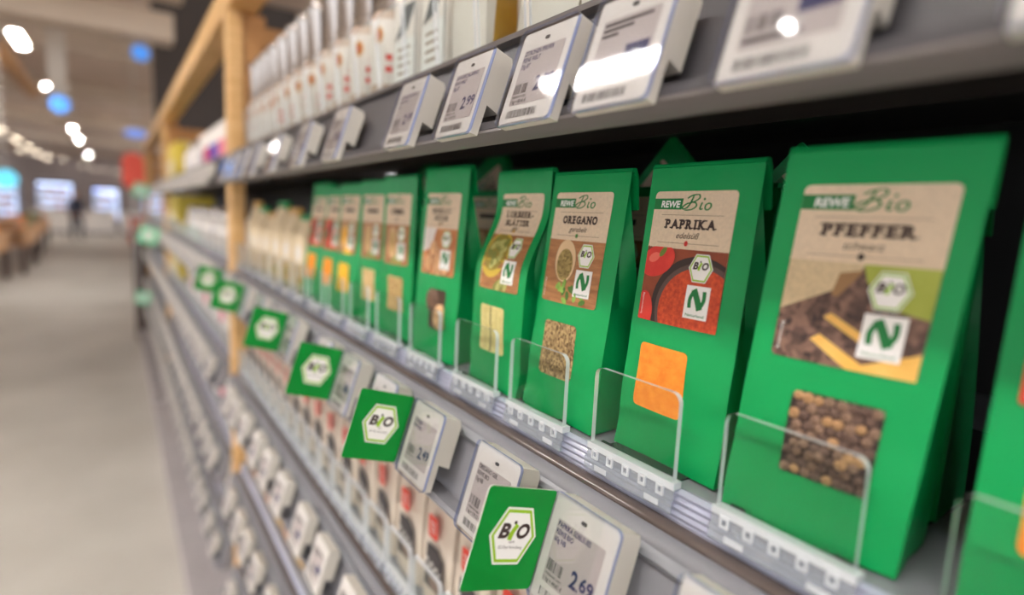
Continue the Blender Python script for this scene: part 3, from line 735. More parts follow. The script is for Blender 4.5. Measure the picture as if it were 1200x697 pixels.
    for st_ in ([(30, 72), (62, 88), (105, 92), (112, 74), (84, 56), (58, 50), (88, 48), (96, 28), (66, 10), (20, 6)], [(72, 86), (56, 50), (36, 22), (10, 12), (4, 24), (30, 42), (60, 48)],
                [(134, 50), (124, 22), (128, 12), (142, 16)], [(176, 46), (158, 34), (160, 14), (178, 10), (194, 26), (190, 42), (174, 46)]):
        pr.put(ribbon2([(bx + a * sc_, by + b * sc_) for a, b in st_], .95), BANNER, .46)
    pr.poly(ell2(bx + 146 * sc_, by + 68 * sc_, .8, .8, 10), BANNER, .46)
    ti = TITLE[kind]
    for yy in (-15.2, -32.8):
        pr.poly([(-24, yy), (24, yy), (24, yy + .35), (-24, yy + .35)], INKL, .44)
    if ti:
        if len(ti[0]) == 1: pr.put(slab2(ti[0][0], 0, -23.4, 5.6, 5.7 * len(ti[0][0]) * (.97)), INK, .46)
        else:
            for q, s in enumerate(ti[0]): pr.put(slab2(s, 0, -20.6 - 7.2 * q, 4.9, 5.1 * len(s), .035), INK, .46)
        pr.put(text2(ti[1], 0, -29.6 if len(ti[0]) == 1 else -31.8, 4.0, align='c', shear=.3, width=2.5 * len(ti[1])), INK, .46)
        dc = {'pap': (200, 40, 32), 'ore': (70, 130, 50), 'lor': (206, 150, 40), 'mus': (190, 140, 90), 'pf': (60, 44, 38)}.get(kind, (120, 90, 60))
        pr.poly(ell2(0, -32.6, 1.5, 1.7, 12), mat('print_dot_%s' % kind, dc, .5), .5)
    else:
        pr.poly([(-16, -23.4), (16, -23.4), (16, -18.6), (-16, -18.6)], INK, .46)
    v, f = text2('Serviervorschlag', 0, 0, 1.7, xs=.9)
    pr.put(([(-27.6 - b, -80.5 + a) for a, b in v], f), WHITE, 1.05)
    pr.done('lettering', st)
    # window in the sheet
    def fw_(xx, yy, off): return S_((xx + wx) / (BW * 1000), (52 + yy) / H, off / 1000)
    hw = ww / 2
    pr = Print(fw_); pr.put(grid2(-hw, hw, -21, 21, 3.5, 7, 8), window_fill(kind), .22); wn = pr.done('window', t)
    if kind == 'lor':
        pr = Print(fw_)
        for a in (-9.5, 9.5): pr.put(grid2(a - 8.9, a + 8.9, -20, 20, 2.5, 3, 8), mat('bay_leaf_face', (222, 208, 142), .6, srgb2=(206, 190, 122), scale=220), .5)
        pr.poly([(-1.2, -20.5), (.6, -20.5), (1.0, 20.5), (-.2, 20.5)], mat('leaf_gap', (70, 60, 40), .7), .8)
        for a in (-9.5, 9.5): pr.put(ribbon2([(a, -19), (a + .8, 0), (a, 19)], .6), mat('leaf_rib', (176, 158, 96), .6), .7)
        pr.done('bay_leaves', wn)
    if kind in ('mus', 'pf') and full:
        mb = MB(); mt = []
        if kind == 'pf':
            spots = []; r = random.Random(11)
            for j in range(9):
                for i in range(8):
                    a = -hw + 2.6 + i * 5.0 + (2.5 if j % 2 else 0) + r.uniform(-.5, .5); b = -18.4 + j * 4.6 + r.uniform(-.5, .5)
                    if abs(a) < hw - 2 : spots.append((a, b, r.uniform(2.3, 2.9), r.choice((0, 0, 1, 1, 2))))
            mt = [mat('peppercorn_dark', (84, 62, 54), .6, srgb2=(120, 94, 80), scale=700, bump=.5, bscale=900), mat('peppercorn', (120, 92, 76), .6, srgb2=(152, 122, 100), scale=700, bump=.5, bscale=900),
                  mat('peppercorn_tan', (160, 120, 82), .6, srgb2=(196, 154, 108), scale=700, bump=.5, bscale=900)]
        else:
            spots = [(-7, 9, 11, 0), (8, -8, 12, 1)]
            mt = [mat('nutmeg_dark', (92, 66, 50), .6, srgb2=(120, 90, 70), scale=200), mat('nutmeg', (196, 152, 106), .6, srgb2=(224, 184, 140), scale=200)]
        for a, b, r_, mi in spots:
            V = []; F_ = []; nn = 10
            for j, q in enumerate((1.0, .86, .5)):
                for k in range(nn):
                    an = 2 * math.pi * k / nn; hh = r_ * .55 * math.sqrt(max(0, 1 - q * q)) + .2
                    V.append(fw_(max(-hw + .3, min(hw - .3, a + r_ * q * math.cos(an))), max(-20.7, min(20.7, b + r_ * q * math.sin(an) * (1.25 if kind == 'mus' else 1))), hh))
            V.append(fw_(a, b, r_ * .58))
            for j in range(2):
                for k in range(nn): F_.append((j * nn + k, j * nn + (k + 1) % nn, (j + 1) * nn + (k + 1) % nn, (j + 1) * nn + k))
            for k in range(nn): F_.append((2 * nn + k, 2 * nn + (k + 1) % nn, 3 * nn))
            mb.add(V, F_, mi)
        o = mb.build('peppercorns' if kind == 'pf' else 'nutmegs', mt, wn, smooth=80)
        o['kind'] = 'stuff'
    return t
FRONT = [('pap', -.0340, .2785, .04, .10, 0, .188, 'half-cut green bag at the right frame edge, right of the pepper bag', {}),
         ('pf', -.1375, .2706, .1011, .0555, .0656, .1890, 'green pepper bag titled PFEFFER with peppercorns in its window, nearest full bag', dict(sx=1.0, wx=4.5)),
         ('pap', -.2329, .2786, -.0183, .0977, -.003, .1881, 'green bag titled PAPRIKA with orange powder in its window', dict(sx=-3.8, wx=-8.6)),
         ('ore', -.3300, .2702, .0059, .1090, .0088, .1864, 'green bag titled OREGANO with brown flakes in its window', dict(sx=-3.6, wx=-6, ww=38.5)),
         ('lor', -.4223, .2705, -.0237, .1113, .0328, .1908, 'green bag titled LORBEER-BLÄTTER with pale bay leaves in its window', dict(sx=1.5, wx=-3, kink=((.55, -.009), (.82, .003)))),
         ('mus', -.5408, .2702, .0861, .0525, .0277, .1975, 'green bag titled MUSKAT-NÜSSE with two nutmegs in its window', dict(sx=-1, wx=6, ww=30)),
         ('kum', -.6607, .2780, .0655, .0050, .0478, .192, 'green bag with beige seeds in its window, first left of the nutmeg bag', dict(sx=-1, wx=2)),
         ('see', -.7480, .2800, .08, .02, .02, .190, 'green bag half hidden behind the bag left of the nutmeg bag', {}),
         ('cur', -.8380, .2720, .08, .0572, .05, .1883, 'green bag with a yellow powder window, far left in the row', {}),
         ('ora', -.9270, .2740, .08, .08, .06, .186, 'green bag with an orange powder window, next to the yellow one', {}),
         ('ora', -1.0300, .2756, .0746, .1032, .06, .195, 'leftmost green bag of the row, with a small orange window', {})]
for i, (k, x, y, yaw, lean, roll, h, lab, kw) in enumerate(FRONT): spice_bag(k, x, y, yaw, lean, roll, h, lab, seed=i, **kw)
BACK = [(-.040, .345, .05, .06, 0, 0, 'green bag in the second row behind the half-cut bag'), (-.150, .350, .02, .05, .0, 0, 'green bag in the second row behind the pepper bag'),
        (-.262, .345, -.05, .04, .02, 0, 'green bag in the second row behind the paprika bag, beige sticker edge showing'), (-.352, .342, .02, .06, 0, 0, 'green bag in the second row behind the oregano bag'),
        (-.452, .345, .02, .03, -.03, 0, 'green bag in the second row behind the bay leaf bag'), (-.560, .345, .10, .02, .0, 0, 'green bag in the second row behind the nutmeg bag'),
        (-.665, .350, .08, .03, .03, 0, 'green bag in the second row left of the nutmeg bag'), (-.84, .345, .08, .05, .0, 0, 'green bag in the second row behind the yellow window bag'),
        (-.97, .345, .08, .05, .0, 0, 'green bag in the second row behind the leftmost bags')]
for i, (x, y, yaw, lean, roll, dz, lab) in enumerate(BACK):
    spice_bag('see' if i % 2 else 'ore', x, y, yaw, lean, roll, .178, lab, seed=40 + i, full=False)
# bags lying tilted on the second row: their corners peep out above the front bags
def tilted(kind, loc, rot, lab, seed):
    t = spice_bag(kind, 0, 0, 0, .0, 0, .19, lab, seed=seed, full=False)
    t.rotation_mode = 'YXZ'; t.rotation_euler = rot; t.location = loc; return t
def corner(cX, cY, cZ, roll, side):      # where the base sits so that the named top corner is at (cX, cY, cZ)
    lx, lz = side * BW / 2, .19; c_, s_ = math.cos(roll), math.sin(roll)
    return P(cX, cY + (c_ * lx + s_ * lz), cZ - (-s_ * lx + c_ * lz))
tilted('see', corner(.405, .3558, .0786, .78, -1), (0, .78, 0), 'dark green bag tipped on its corner behind the paprika bag', 60)
tilted('see', corner(.395, .232, .0612, .78, -1), (0, .78, 0), 'green bag tipped on its corner behind the pepper bag', 61)
tilted('lor', corner(.39, .6063, .0881, -.42, 1), (0, -.42, 0), 'green bag leaning left in the back row between nutmeg and bay leaf', 62)
tilted('see', corner(.39, .7908, .0874, -.42, 1), (0, -.42, 0), 'green bag with beige sticker leaning left behind the nutmeg bag', 63)
# ---------------------------------------------------------------- goods on the upper shelf
Z0 = .1374 + EYE
JAR = clear('jar_plastic', (236, 234, 232), edge=.12)
LABW = mat('label_white', (236, 230, 224), .5)
BODYG = mat('mill_filling', (176, 150, 132), .6, srgb2=(206, 186, 170), scale=120, voro=True)
CREST = mat('crest_gold', (206, 150, 60), .45); CRESTR = mat('crest_red', (196, 62, 40), .5)
def cyl_patch(mb, r, a0, a1, z0, z1, mi, n=6, oval=False):
    """patch wrapped on a vertical cylinder; angles in degrees, -90 faces the aisle"""
    V = []; F = []
    if oval:
        ac, zc, ra, rz = (a0 + a1) / 2, (z0 + z1) / 2, (a1 - a0) / 2, (z1 - z0) / 2
        V = [(r * math.cos(math.radians(ac + ra * math.cos(t))), r * math.sin(math.radians(ac + ra * math.cos(t))), zc + rz * math.sin(t)) for t in [2 * math.pi * k / 14 for k in range(14)]]
        mb.add(V, [tuple(range(14))], mi); return
    for k in range(n + 1):
        a = math.radians(a0 + (a1 - a0) * k / n); V += [(r * math.cos(a), r * math.sin(a), z0), (r * math.cos(a), r * math.sin(a), z1)]
    mb.add(V, [(2 * k, 2 * k + 2, 2 * k + 3, 2 * k + 1) for k in range(n)], mi)
def make_mill(label, loc):
    t = thing('spice_mill', label, 'spice mill', loc, 'spice mills on the upper shelf')
    mb = MB(); mb.lathe([(.024, 0), (.027, .002), (.027, .018), (.0262, .022), (.0262, .100), (.0245, .106), (.0225, .110)], n=24); mb.build('jar', BODYG, t, smooth=40)
    mb = MB()
    V = []; n = 24
    mb.lathe([(.0266, .022), (.0268, .0225), (.0268, .0985), (.0266, .099)], n=24); lb = mb.build('label_band', LABW, t, smooth=40)
    mb = MB()
    for ac in (-140, -60): cyl_patch(mb, .0271, ac - 14, ac + 14, .070, .090, 0, oval=True); cyl_patch(mb, .0273, ac - 7, ac + 7, .074, .086, 1, oval=True)
    for ac in (-112, -30):
        for dz in (.050, .036): cyl_patch(mb, .0271, ac - 9, ac + 9, dz, dz + .007, 2, n=3)
    mb.build('crest_print', [CREST, CRESTR, REDP], lb, fix=False)
    mb = MB(); mb.lathe([(.0215, .110), (.0215, .116), (.0225, .117), (.0225, .124), (.0205, .126), (.0205, .190), (.0215, .194), (.0225, .199), (.0205, .2045), (.012, .2065)], n=24); mb.build('cap', STEEL, t, smooth=35)
    return t
mills = [.735, .815, .892, .965, 1.058, 1.13, 1.205, 1.285, 1.359, 1.425, 1.494, 1.565]
mill0 = None
for i, y in enumerate(mills):
    lab = 'spice mill with crest label and steel cap, front row, %s from the white cartons' % ORD[i]
    loc = P(.300, y, Z0 - EYE)
    if mill0 is None: mill0 = make_mill(lab, loc)
    else: dup(mill0, loc, (0, 0, (i * 37 % 50 - 25) * .012), lab)
# upright white boxes with crest and dark leaf
LEAFD = mat('print_slate', (86, 92, 96), .5); LABT = mat('label_paper', (238, 238, 236), .5)
def make_box(label, loc):
    t = thing('spice_box', label, 'spice box', loc)
    W, D, H = .058, .045, .19
    mb = MB(); mb.box(-W / 2, W / 2, 0, D, 0, H); mb.build('carton', LABW, t, bevel=.003)
    pr = Print(lambda x, y, o: (x / 1000, -o / 1000, y / 1000))
    pr.poly(ell2(-2, 142, 7, 10, 18), CREST, .2); pr.poly(ell2(-2, 142, 4, 6, 14), CRESTR, .3)
    pr.poly([(-3, 112), (1, 112), (3, 118), (-1, 132), (-4, 120)], CREST, .2); pr.poly(ell2(0, 110, 5, 3, 12), mat('print_dark', (60, 52, 50), .5), .25)
    pr.done('crest_print', t)
    pr = Print(lambda x, y, o: (x / 1000, -o / 1000, y / 1000))
    pr.poly([(-24, 6), (26, 6), (26, 62), (-24, 62)], LABT, .2)
    pr.poly([(-24, 62), (-20, 66), (2, 98), (26, 98), (20, 86), (8, 70)], LEAFD, .3)
    for q in range(4): pr.poly([(-16, 50 - q * 9), (16 - 3 * (q % 2), 50 - q * 9), (16 - 3 * (q % 2), 53 - q * 9), (-16, 53 - q * 9)], INKL, .35)
    pr.poly([(26, 6), (28, 6), (28, 96), (26, 98)], LEAFD, .3)
    pr.done('front_label', t)
    return t
b0 = make_box('white carton with gold crest and dark leaf print, nearest of two on the upper shelf', P(.280, .578, Z0 - EYE))
dup(b0, P(.282, .655, Z0 - EYE), (0, 0, .05), 'white carton with gold crest and dark leaf print, second on the upper shelf')
# white pouches
def make_pouch(label, loc, W=.066, D=.04, H=.17, rot=(0, 0, 0), gold=True, name='white_pouch', m=None, fold=True):
    t = thing(name, label, 'pouch', loc, None, rot)
    m = m or POUCHW
    mb = MB(); n = 8
    lv = [(0, 1, 1), (.04, 1.02, 1.02), (.3, 1.03, 1.05), (.6, 1.01, .85), (.85, 1.0, .4), (1, 1.0, .1)]
    rings = []
    for v, kx, ky in lv:
        d = D * ky; y0 = (D - d) * .5
        ring = [((-.5 + k / n) * W * kx, y0 - .004 * math.sin(math.pi * k / n) * (1 - v), v * H) for k in range(n + 1)] + [((.5 - k / n) * W * kx, y0 + d, v * H) for k in range(n + 1)]
        rings.append(ring)
    N = len(rings[0])
    mb.add([p for r in rings for p in r], [(j * N + i, j * N + (i + 1) % N, (j + 1) * N + (i + 1) % N, (j + 1) * N + i) for j in range(len(lv) - 1) for i in range(N)] + [tuple(range(N))[::-1], tuple((len(lv) - 1) * N + i for i in range(N))])
    mb.build('pouch', m, t, smooth=50)
    if fold:
        mb = MB(); mb.prism([(D * .5 - .010, H + .002), (D * .5 - .012, H - .004), (D * .5 - .010, H - .030), (D * .5 - .0065, H - .030), (D * .5 - .006, H - .003), (D * .5 + .003, H + .004)], -W / 2, W / 2)
        mb.build('top_fold', m, t, smooth=40)
    if gold:
        mb = MB()
        for sg in (-1, 1):
            x = sg * W * .519
            mb.add([(x, D * .15, .004), (x, D * .85, .004), (x, D * .72, H * .7), (x, D * .35, H * .7)], [(0, 1, 2, 3)])
        mb.build('side_gusset', GOLD, t, fix=False)
    return t
make_pouch('plain white pouch standing on the upper shelf next to the white cartons', P(.280, .500, Z0 - EYE), W=.062, H=.20)
make_pouch('white pouch with rolled top lying tilted on the upper shelf above the JALAPENO tag', P(.300, .412, Z0 - EYE + .010), W=.085, D=.05, H=.13, rot=(.0, .30, -.05))
make_pouch('white pouch with gold sides at the top edge above the FEINE WELT tag', P(.285, .312, Z0 - EYE), W=.062, H=.2)
make_pouch('gold foil pouch behind the tilted white pouch on the upper shelf', P(.378, .450, Z0 - EYE), W=.10, H=.16, m=GOLD, gold=False, name='gold_pouch')
make_pouch('gold foil pouch at the top frame edge right of the tilted white pouch', P(.378, .340, Z0 - EYE), W=.07, H=.18, m=GOLD, gold=False, name='gold_pouch')
make_pouch('white pouch on the upper shelf, top right frame edge', P(.290, .225, Z0 - EYE), W=.066, H=.18)
make_pouch('second white pouch on the upper shelf, hidden by the large tags', P(.290, .145, Z0 - EYE), W=.066, H=.18)
mb = MB(); o_ = rrect2(0, .070, 0, .088, .008, 4); mb.plate(o_, 0, .0024, 0, 1); ST0 = mb.mesh('clear_stop', [CLEAR, EDGE])
for k, y in enumerate([.315, .392, .468, .545, .622, .700, .778, .856, .934, 1.012, 1.09, 1.168, 1.246, 1.324, 1.402, 1.48]):
    tag(link('shelf_stop', ST0), 'tall clear stop at the front of the upper shelf, %s from the camera end' % ORD[k], 'shelf stop', 'clear stops along the upper shelf').location = P(.2690, y + .07, Z0 - EYE + .0022)
    COL.objects[-1].rotation_euler = (.09, 0, 0)
# ---------------------------------------------------------------- cream packs at the far end of the green bag row
CREAM = mat('cream_pack', (228, 208, 172), .55, var=.08, scale=40); OCHRE = mat('ochre_print', (204, 158, 80), .5); GRN = mat('leafy_print', (150, 170, 70), .5)
k = 0
for y in (1.13, 1.225, 1.32, 1.42, 1.515, 1.60):
    t = thing('cream_pack', 'cream spice pack left of the green bags, %s towards the post' % ORD[k], 'spice pack', P(.280, y, -.1484))
    H = .135 + .012 * (k % 3); W = .074
    mb = MB(); mb.prism([(0, 0), (.042, 0), (.040, H * .7), (.024, H), (.018, H), (.002, H * .7)][::-1], -W / 2, W / 2); mb.build('pack', CREAM, t, bevel=.003)
    pr = Print(lambda x, y_, o: (x / 1000, .002 * (y_ / 1000) / (H * .7) - o / 1000, y_ / 1000))
    pr.poly([(-30, 8), (30, 8), (30, 40), (-30, 40)], OCHRE, .4); pr.poly(ell2(0, 66, 20, 17, 18), LABW, .4); pr.poly(ell2(12, 30, 9, 7, 12), GRN if k % 2 else LABW, .6)
    pr.done('front_label', t)
    mb = MB(); mb.box(-W / 2 - .001, W / 2 + .001, .015, .027, H - .016, H + .004); mb.build('clip', OCHRE if k % 2 else GREEND, t, bevel=.002)
    k += 1
# ---------------------------------------------------------------- goods on the shelf below (white pouches with red and black labels)
REDL = mat('coral_red_label', (226, 66, 50), .5); BLK = mat('black_label', (52, 46, 48), .5)
def make_p3(label, loc):
    t = make_pouch(label, loc, W=.062, D=.04, H=.178, gold=True, name='spice_pouch', m=mat('pouch_offwhite', (222, 208, 192), .5, bump=.15, bscale=30), fold=True)
    t['group'] = 'pouches on the shelf below the green bags'
    fm_ = lambda x, y, o: (x / 1000, -.0052 - o / 1000, y / 1000)
    pr = Print(fm_); pr.poly(rrect2(-12, 9, 84, 110, 4), REDL, .4)
    for q in range(3): pr.poly([(-8, 91 + q * 5), (5, 91 + q * 5), (5, 92.5 + q * 5), (-8, 92.5 + q * 5)], LABW, .6)
    pr.done('red_label', t)
    pr = Print(fm_); pr.poly([(-20, 24), (22, 24), (22, 66), (10, 76), (-14, 76)], BLK, .4)
    pr.put(ribbon2([(-18, 50), (-12, 58), (-8, 48), (-2, 56), (2, 48), (8, 54), (12, 48), (18, 52)], 1.4), LABW, .6); pr.poly(ell2(4, 34, 13, 10, 16), mat('print_warmgrey', (130, 104, 92), .5), .6)
    pr.done('black_label', t)
    return t
p0 = None
for k in range(20):
    lab = 'white pouch with red and black label below the green bags, %s from the camera end' % ORD[k]
    loc = P(.276, .155 + .0735 * k, -.4298)
    if p0 is None: p0 = make_p3(lab, loc)
    else: dup(p0, loc, (0, 0, (k * 29 % 7 - 3) * .012), lab)
# ---------------------------------------------------------------- goods on the two lowest tag shelves
def make_carton(label, loc, body, band, group, H=.15, cap=None):
    t = thing('spice_carton', label, 'carton', loc, group)
    mb = MB(); mb.box(-.032, .032, 0, .05, 0, H); mb.build('carton', body, t, bevel=.003)
    mb = MB(); mb.box(-.0315, .0315, -.0006, .0004, H * .25, H * .62); mb.build('label_band', band, t)
    mb = MB(); mb.prism([(.002, H), (.048, H), (.025, H + .022)][::-1], -.031, .031); mb.build('gable', body, t)
    return t
cols = [((222, 208, 192), (196, 120, 84)), ((206, 170, 110), (150, 160, 70)), ((224, 214, 206), (214, 96, 70)), ((190, 140, 100), (232, 222, 208)), ((226, 220, 214), (120, 110, 160))]
cm = [(mat('carton_%s' % n, a, .55), mat('band_%s' % n, b, .55)) for n, (a, b) in zip(('cream', 'ochre', 'white', 'tan', 'pale'), cols)]
CN = ['cream', 'ochre', 'white', 'tan', 'pale']
protos = {}
for lv in (3, 4):
    for k in range(16):
        c = (k * 2 + lv + k // 3) % 5; loc = P(.278, .25 + .0885 * k, -.1498 + LEVELS[lv])
        lab = '%s spice carton on the %s shelf down, %s from the camera end' % (CN[c], LNAME[lv], ORD[k]); g = 'cartons on the %s shelf' % LNAME[lv]
        if c not in protos: protos[c] = make_carton(lab, loc, *cm[c], g)
        else: dup(protos[c], loc, None, lab, g)
# ---------------------------------------------------------------- far bay goods
def make_bottle(label, loc, band, group, H=.14, r=.03):
    t = thing('spice_jar', label, 'jar', loc, group)
    mb = MB(); mb.lathe([(r * .95, 0), (r, .004), (r, H * .68), (r * .9, H * .76), (r * .72, H * .8)], n=16); mb.build('jar', LABW, t, smooth=40)
    mb = MB(); mb.lathe([(r * 1.01, H * .18), (r * 1.02, H * .19), (r * 1.02, H * .55), (r * 1.01, H * .56)], n=16); mb.build('label_band', band, t, smooth=40)
    mb = MB(); mb.lathe([(r * .8, H * .8), (r * .8, H * .97), (r * .7, H)], n=16); mb.build('cap', STEEL if band is LABW else LABW, t, smooth=40)
    return t
BANDS = {'red': mat('band_red', (200, 58, 54), .5), 'blue': mat('band_blue', (84, 70, 176), .5), 'pink': mat('band_pink', (226, 130, 150), .5), 'white': LABW, 'magenta': mat('band_magenta', (190, 40, 96), .5), 'grey': mat('band_grey', (190, 186, 190), .5)}
for q in range(11):
    make_bottle('white capped jar in the second row behind the mills, %s from the camera end' % ORD[q], P(.372, .775 + .0735 * q, Z0 - EYE), LABW, 'jars behind the mills', H=.118, r=.03)
# far ceiling lights
for q, (X, Y, Z) in enumerate(((-2.9, 33, 1.85), (-2.4, 33.5, 1.8), (-1.9, 34, 1.75), (-1.3, 36, 1.62), (-.9, 36.5, 1.55), (-.4, 37, 1.5), (.1, 37.5, 1.5), (-2.7, 27, 1.6))):
    o = dup(lamp1, P(X, Y, Z), None, 'small warm ceiling lamp far at the back, %s from the left' % ORD[q], 'small lamps at the back of the hall'); o.scale = (.4, .5, 1)
bp = {}
seq0 = ['red', 'red', 'pink', 'pink', 'blue', 'blue', 'magenta', 'magenta', 'grey', 'grey', 'white', 'white', 'white', 'grey', 'white', 'white', 'grey', 'white', 'white', 'white', 'grey', 'white']
for lv, n, step in ((0, 22, .095), (1, 22, .098), (2, 20, .11), (3, 18, .12), (4, 16, .13)):
    zz = Z0 - EYE if lv == 0 else -.1498 + LEVELS[lv]
    for k in range(n):
        y = 1.92 + step * k; b = seq0[k] if lv == 0 else ('white', 'grey', 'white', 'pink' if lv > 1 else 'white')[k % 4]
        if lv < 3 and 3.38 < y < 4.04: continue
        lab = 'white jar with %s band, %s shelf left of the post, %s from it' % (b, LNAME[lv], ORD[k])
        if b not in bp: bp[b] = make_bottle(lab, P(.32, y, zz), BANDS[b], 'jars in the far bay')
        else: o = dup(bp[b], P(.32, y, zz), None, lab, 'jars in the far bay')
YEL = mat('yellow_pack', (232, 206, 78), .5); YEL2 = mat('yellow_band', (240, 226, 180), .5)
for i, (y, z, lab) in enumerate(((3.7, Z0 - EYE, 'yellow display pack on the far end of the upper shelf'), (3.7, -.1498, 'yellow display pack on the bag shelf level in the far bay'), (3.7, -.4298, 'yellow display pack on the third shelf in the far bay'))):
    t = thing('display_pack', lab, 'pack', P(.275, y + .3, z))
    mb = MB(); mb.box(-.24, .24, 0, .2, 0, .2); mb.build('pack', YEL, t, bevel=.01)
    mb = MB(); mb.box(-.24, .24, -.004, .0002, .02, .10); mb.build('label_band', YEL2, t)
# ---------------------------------------------------------------- end of the shelving
RED = mat('sign_red', (248, 96, 76), .45)
t = thing('round_sign', 'red rounded sign at the far end of the shelving', 'sign', P(.16, 7.1, .12))
mb = MB(); mb.plate(rrect2(-.1, .1, 0, .36, .09, 6), -.01, .01); o = mb.build('sign_board', RED, t); o.rotation_euler = (0, 0, math.pi / 2)
mb = MB(); mb.box(-.012, .012, -.012, .012, -1.57, -.002); mb.build('pole', STEEL, t)
DBROWN = mat('dark_brown_board', (70, 52, 46), .6, var=.1, scale=6)
t = thing('end_panel', 'dark brown end panel standing on the floor at the far end of the shelving', 'panel', P(.30, 7.25, -EYE))
mb = MB(); mb.box(-.02, .02, -.17, .40, 0, 1.12); mb.build('board', DBROWN, t); mb = MB(); mb.box(-.03, .03, -.18, .41, 1.121, 1.15); mb.build('top_edge', DBROWN, t)
# ---------------------------------------------------------------- hall background
DARKP = mat('dark_header', (74, 66, 62), .7)
mb = MB(); mb.box(-10.6, -10.5, .53, 8, 2.55, 4.69); tag(mb.build('trim_7', DARKP), kind='structure')
t = thing('ceiling_column', 'pale vertical duct hanging from the ceiling left of the aisle lamps', 'duct', P(-.53, 9.2, 1.25))
mb = MB(); mb.box(-.09, .09, -.09, .09, .06, 1.999); mb.build('duct', mat('duct_pale', (206, 196, 184), .6), t, bevel=.02); mb = MB(); mb.box(-.11, .11, -.11, .11, 0, .0595); mb.build('collar', mat('duct_pale', (206, 196, 184), .6), t)
t = thing('ceiling_timber', 'brown timber beam hung under the ceiling at the upper left', 'beam', P(-1.75, 14.6, 2.68))
mb = MB(); mb.box(-6.5, 0, -.12, .12, 0, .2); mb.build('timber', WOODD, t); mb = MB(); mb.box(-5.5, -5.45, -.02, .02, .2005, .56); mb.box(-1, -.95, -.02, .02, .2005, .56); mb.build('hangers', LAMPH, t)
BLUE = mat('sign_blue', (70, 140, 226), .4, emit=.35)
for i, (X, Y, Z, r, lab) in enumerate(((.30, 8.2, 1.69, .09, 'small blue round hanging sign beside the dark panel'), (-.68, 12, 1.48, .13, 'blue round hanging sign below the second visible lamp'), (.33, 12.3, 1.17, .17, 'flat lavender-blue hanging sign near the wooden beam'), (-1.40, 12, .25, .15, 'cyan round sign at the left frame edge'))):
    t = thing('hanging_sign', lab, 'sign', P(X, Y, Z))
    mb = MB(); n = 20; sq = .45 if i == 2 else 1
    o = [(r * math.cos(2 * math.pi * k / n), r * sq * math.sin(2 * math.pi * k / n)) for k in range(n)]
    mb.plate(o, -.012, .012); d = mb.build('sign_disc', mat('sign_cyan', (92, 196, 226), .4, emit=.45) if i == 3 else (mat('sign_lavender', (120, 150, 228), .4, emit=.3) if i == 2 else BLUE), t); d.rotation_euler = (0, 0, math.pi / 2)
    mb = MB(); mb.box(-.006, .006, -.006, .006, r * sq + .001, 3.249 - Z); mb.build('hanger', LAMPH, t)
# chilled cabinets far back
FRM = mat('cabinet_frame', (96, 98, 112), .5); LIT = mat('cabinet_light', (196, 216, 250), .5, emit=3.0); GOODS = [mat('goods_%d' % i, c, .6) for i, c in enumerate(((214, 206, 196), (226, 190, 160), (196, 90, 80), (120, 150, 200), (230, 224, 236)))]
def cabinet(label, loc, W=2.3, H=2.3):
    t = thing('chilled_cabinet', label, 'cabinet', loc, 'chilled cabinets at the back of the hall')
    mb = MB(); mb.box(-.4, 0, -W / 2, -W / 2 + .08, 0, H); mb.box(-.4, 0, W / 2 - .08, W / 2, 0, H); mb.box(-.4, .0, -W / 2 + .081, W / 2 - .081, H - .14, H); mb.box(-.4, .2, -W / 2 + .081, W / 2 - .081, 0, .4); mb.build('carcass', FRM, t)
    mb = MB(); mb.box(-.45, -.401, -W / 2, W / 2, 0, H); mb.build('glowing_back', mat('cabinet_glow_back', (196, 210, 240), .5, emit=.9), t)  # back glows by itself, standing in for light inside the cabinet
    for z in (.75, 1.1, 1.45, 1.8):
        mb = MB(); mb.box(-.38, -.02, -W / 2 + .09, W / 2 - .09, z, z + .03); mb.build('shelf_board', LAMPH, t)
    mb = MB(); mb.box(-.12, -.06, -W / 2 + .1, W / 2 - .1, H - .20, H - .145); mb.build('light_strip', LIT, t)
    for q, z in enumerate((.402, .782, 1.132, 1.482, 1.832)):
        mb = MB(); r = random.Random(q + int(loc[1] * 10)); y = -W / 2 + .12
        while y < W / 2 - .25:
            w_ = r.uniform(.08, .16); mb.box(-.32, -.06, y, y + w_ - .01, z, z + r.uniform(.16, .27), r.randrange(5)); y += w_
        o = mb.build('goods', GOODS, t); o['kind'] = 'stuff'
    return t
for k, X in enumerate((-7.4, -4.3, -2.6, -.4, 2.2)):
    cabinet('lit chilled cabinet at the back of the hall, %s from the left' % ORD[k], P(X, (37, 35, 38.5, 37, 39)[k], -EYE), W=(2.3, 1.3, 1.6, 1.2, 2.0)[k], H=(2.3, 2.5, 2.3, 2.1, 2.4)[k])
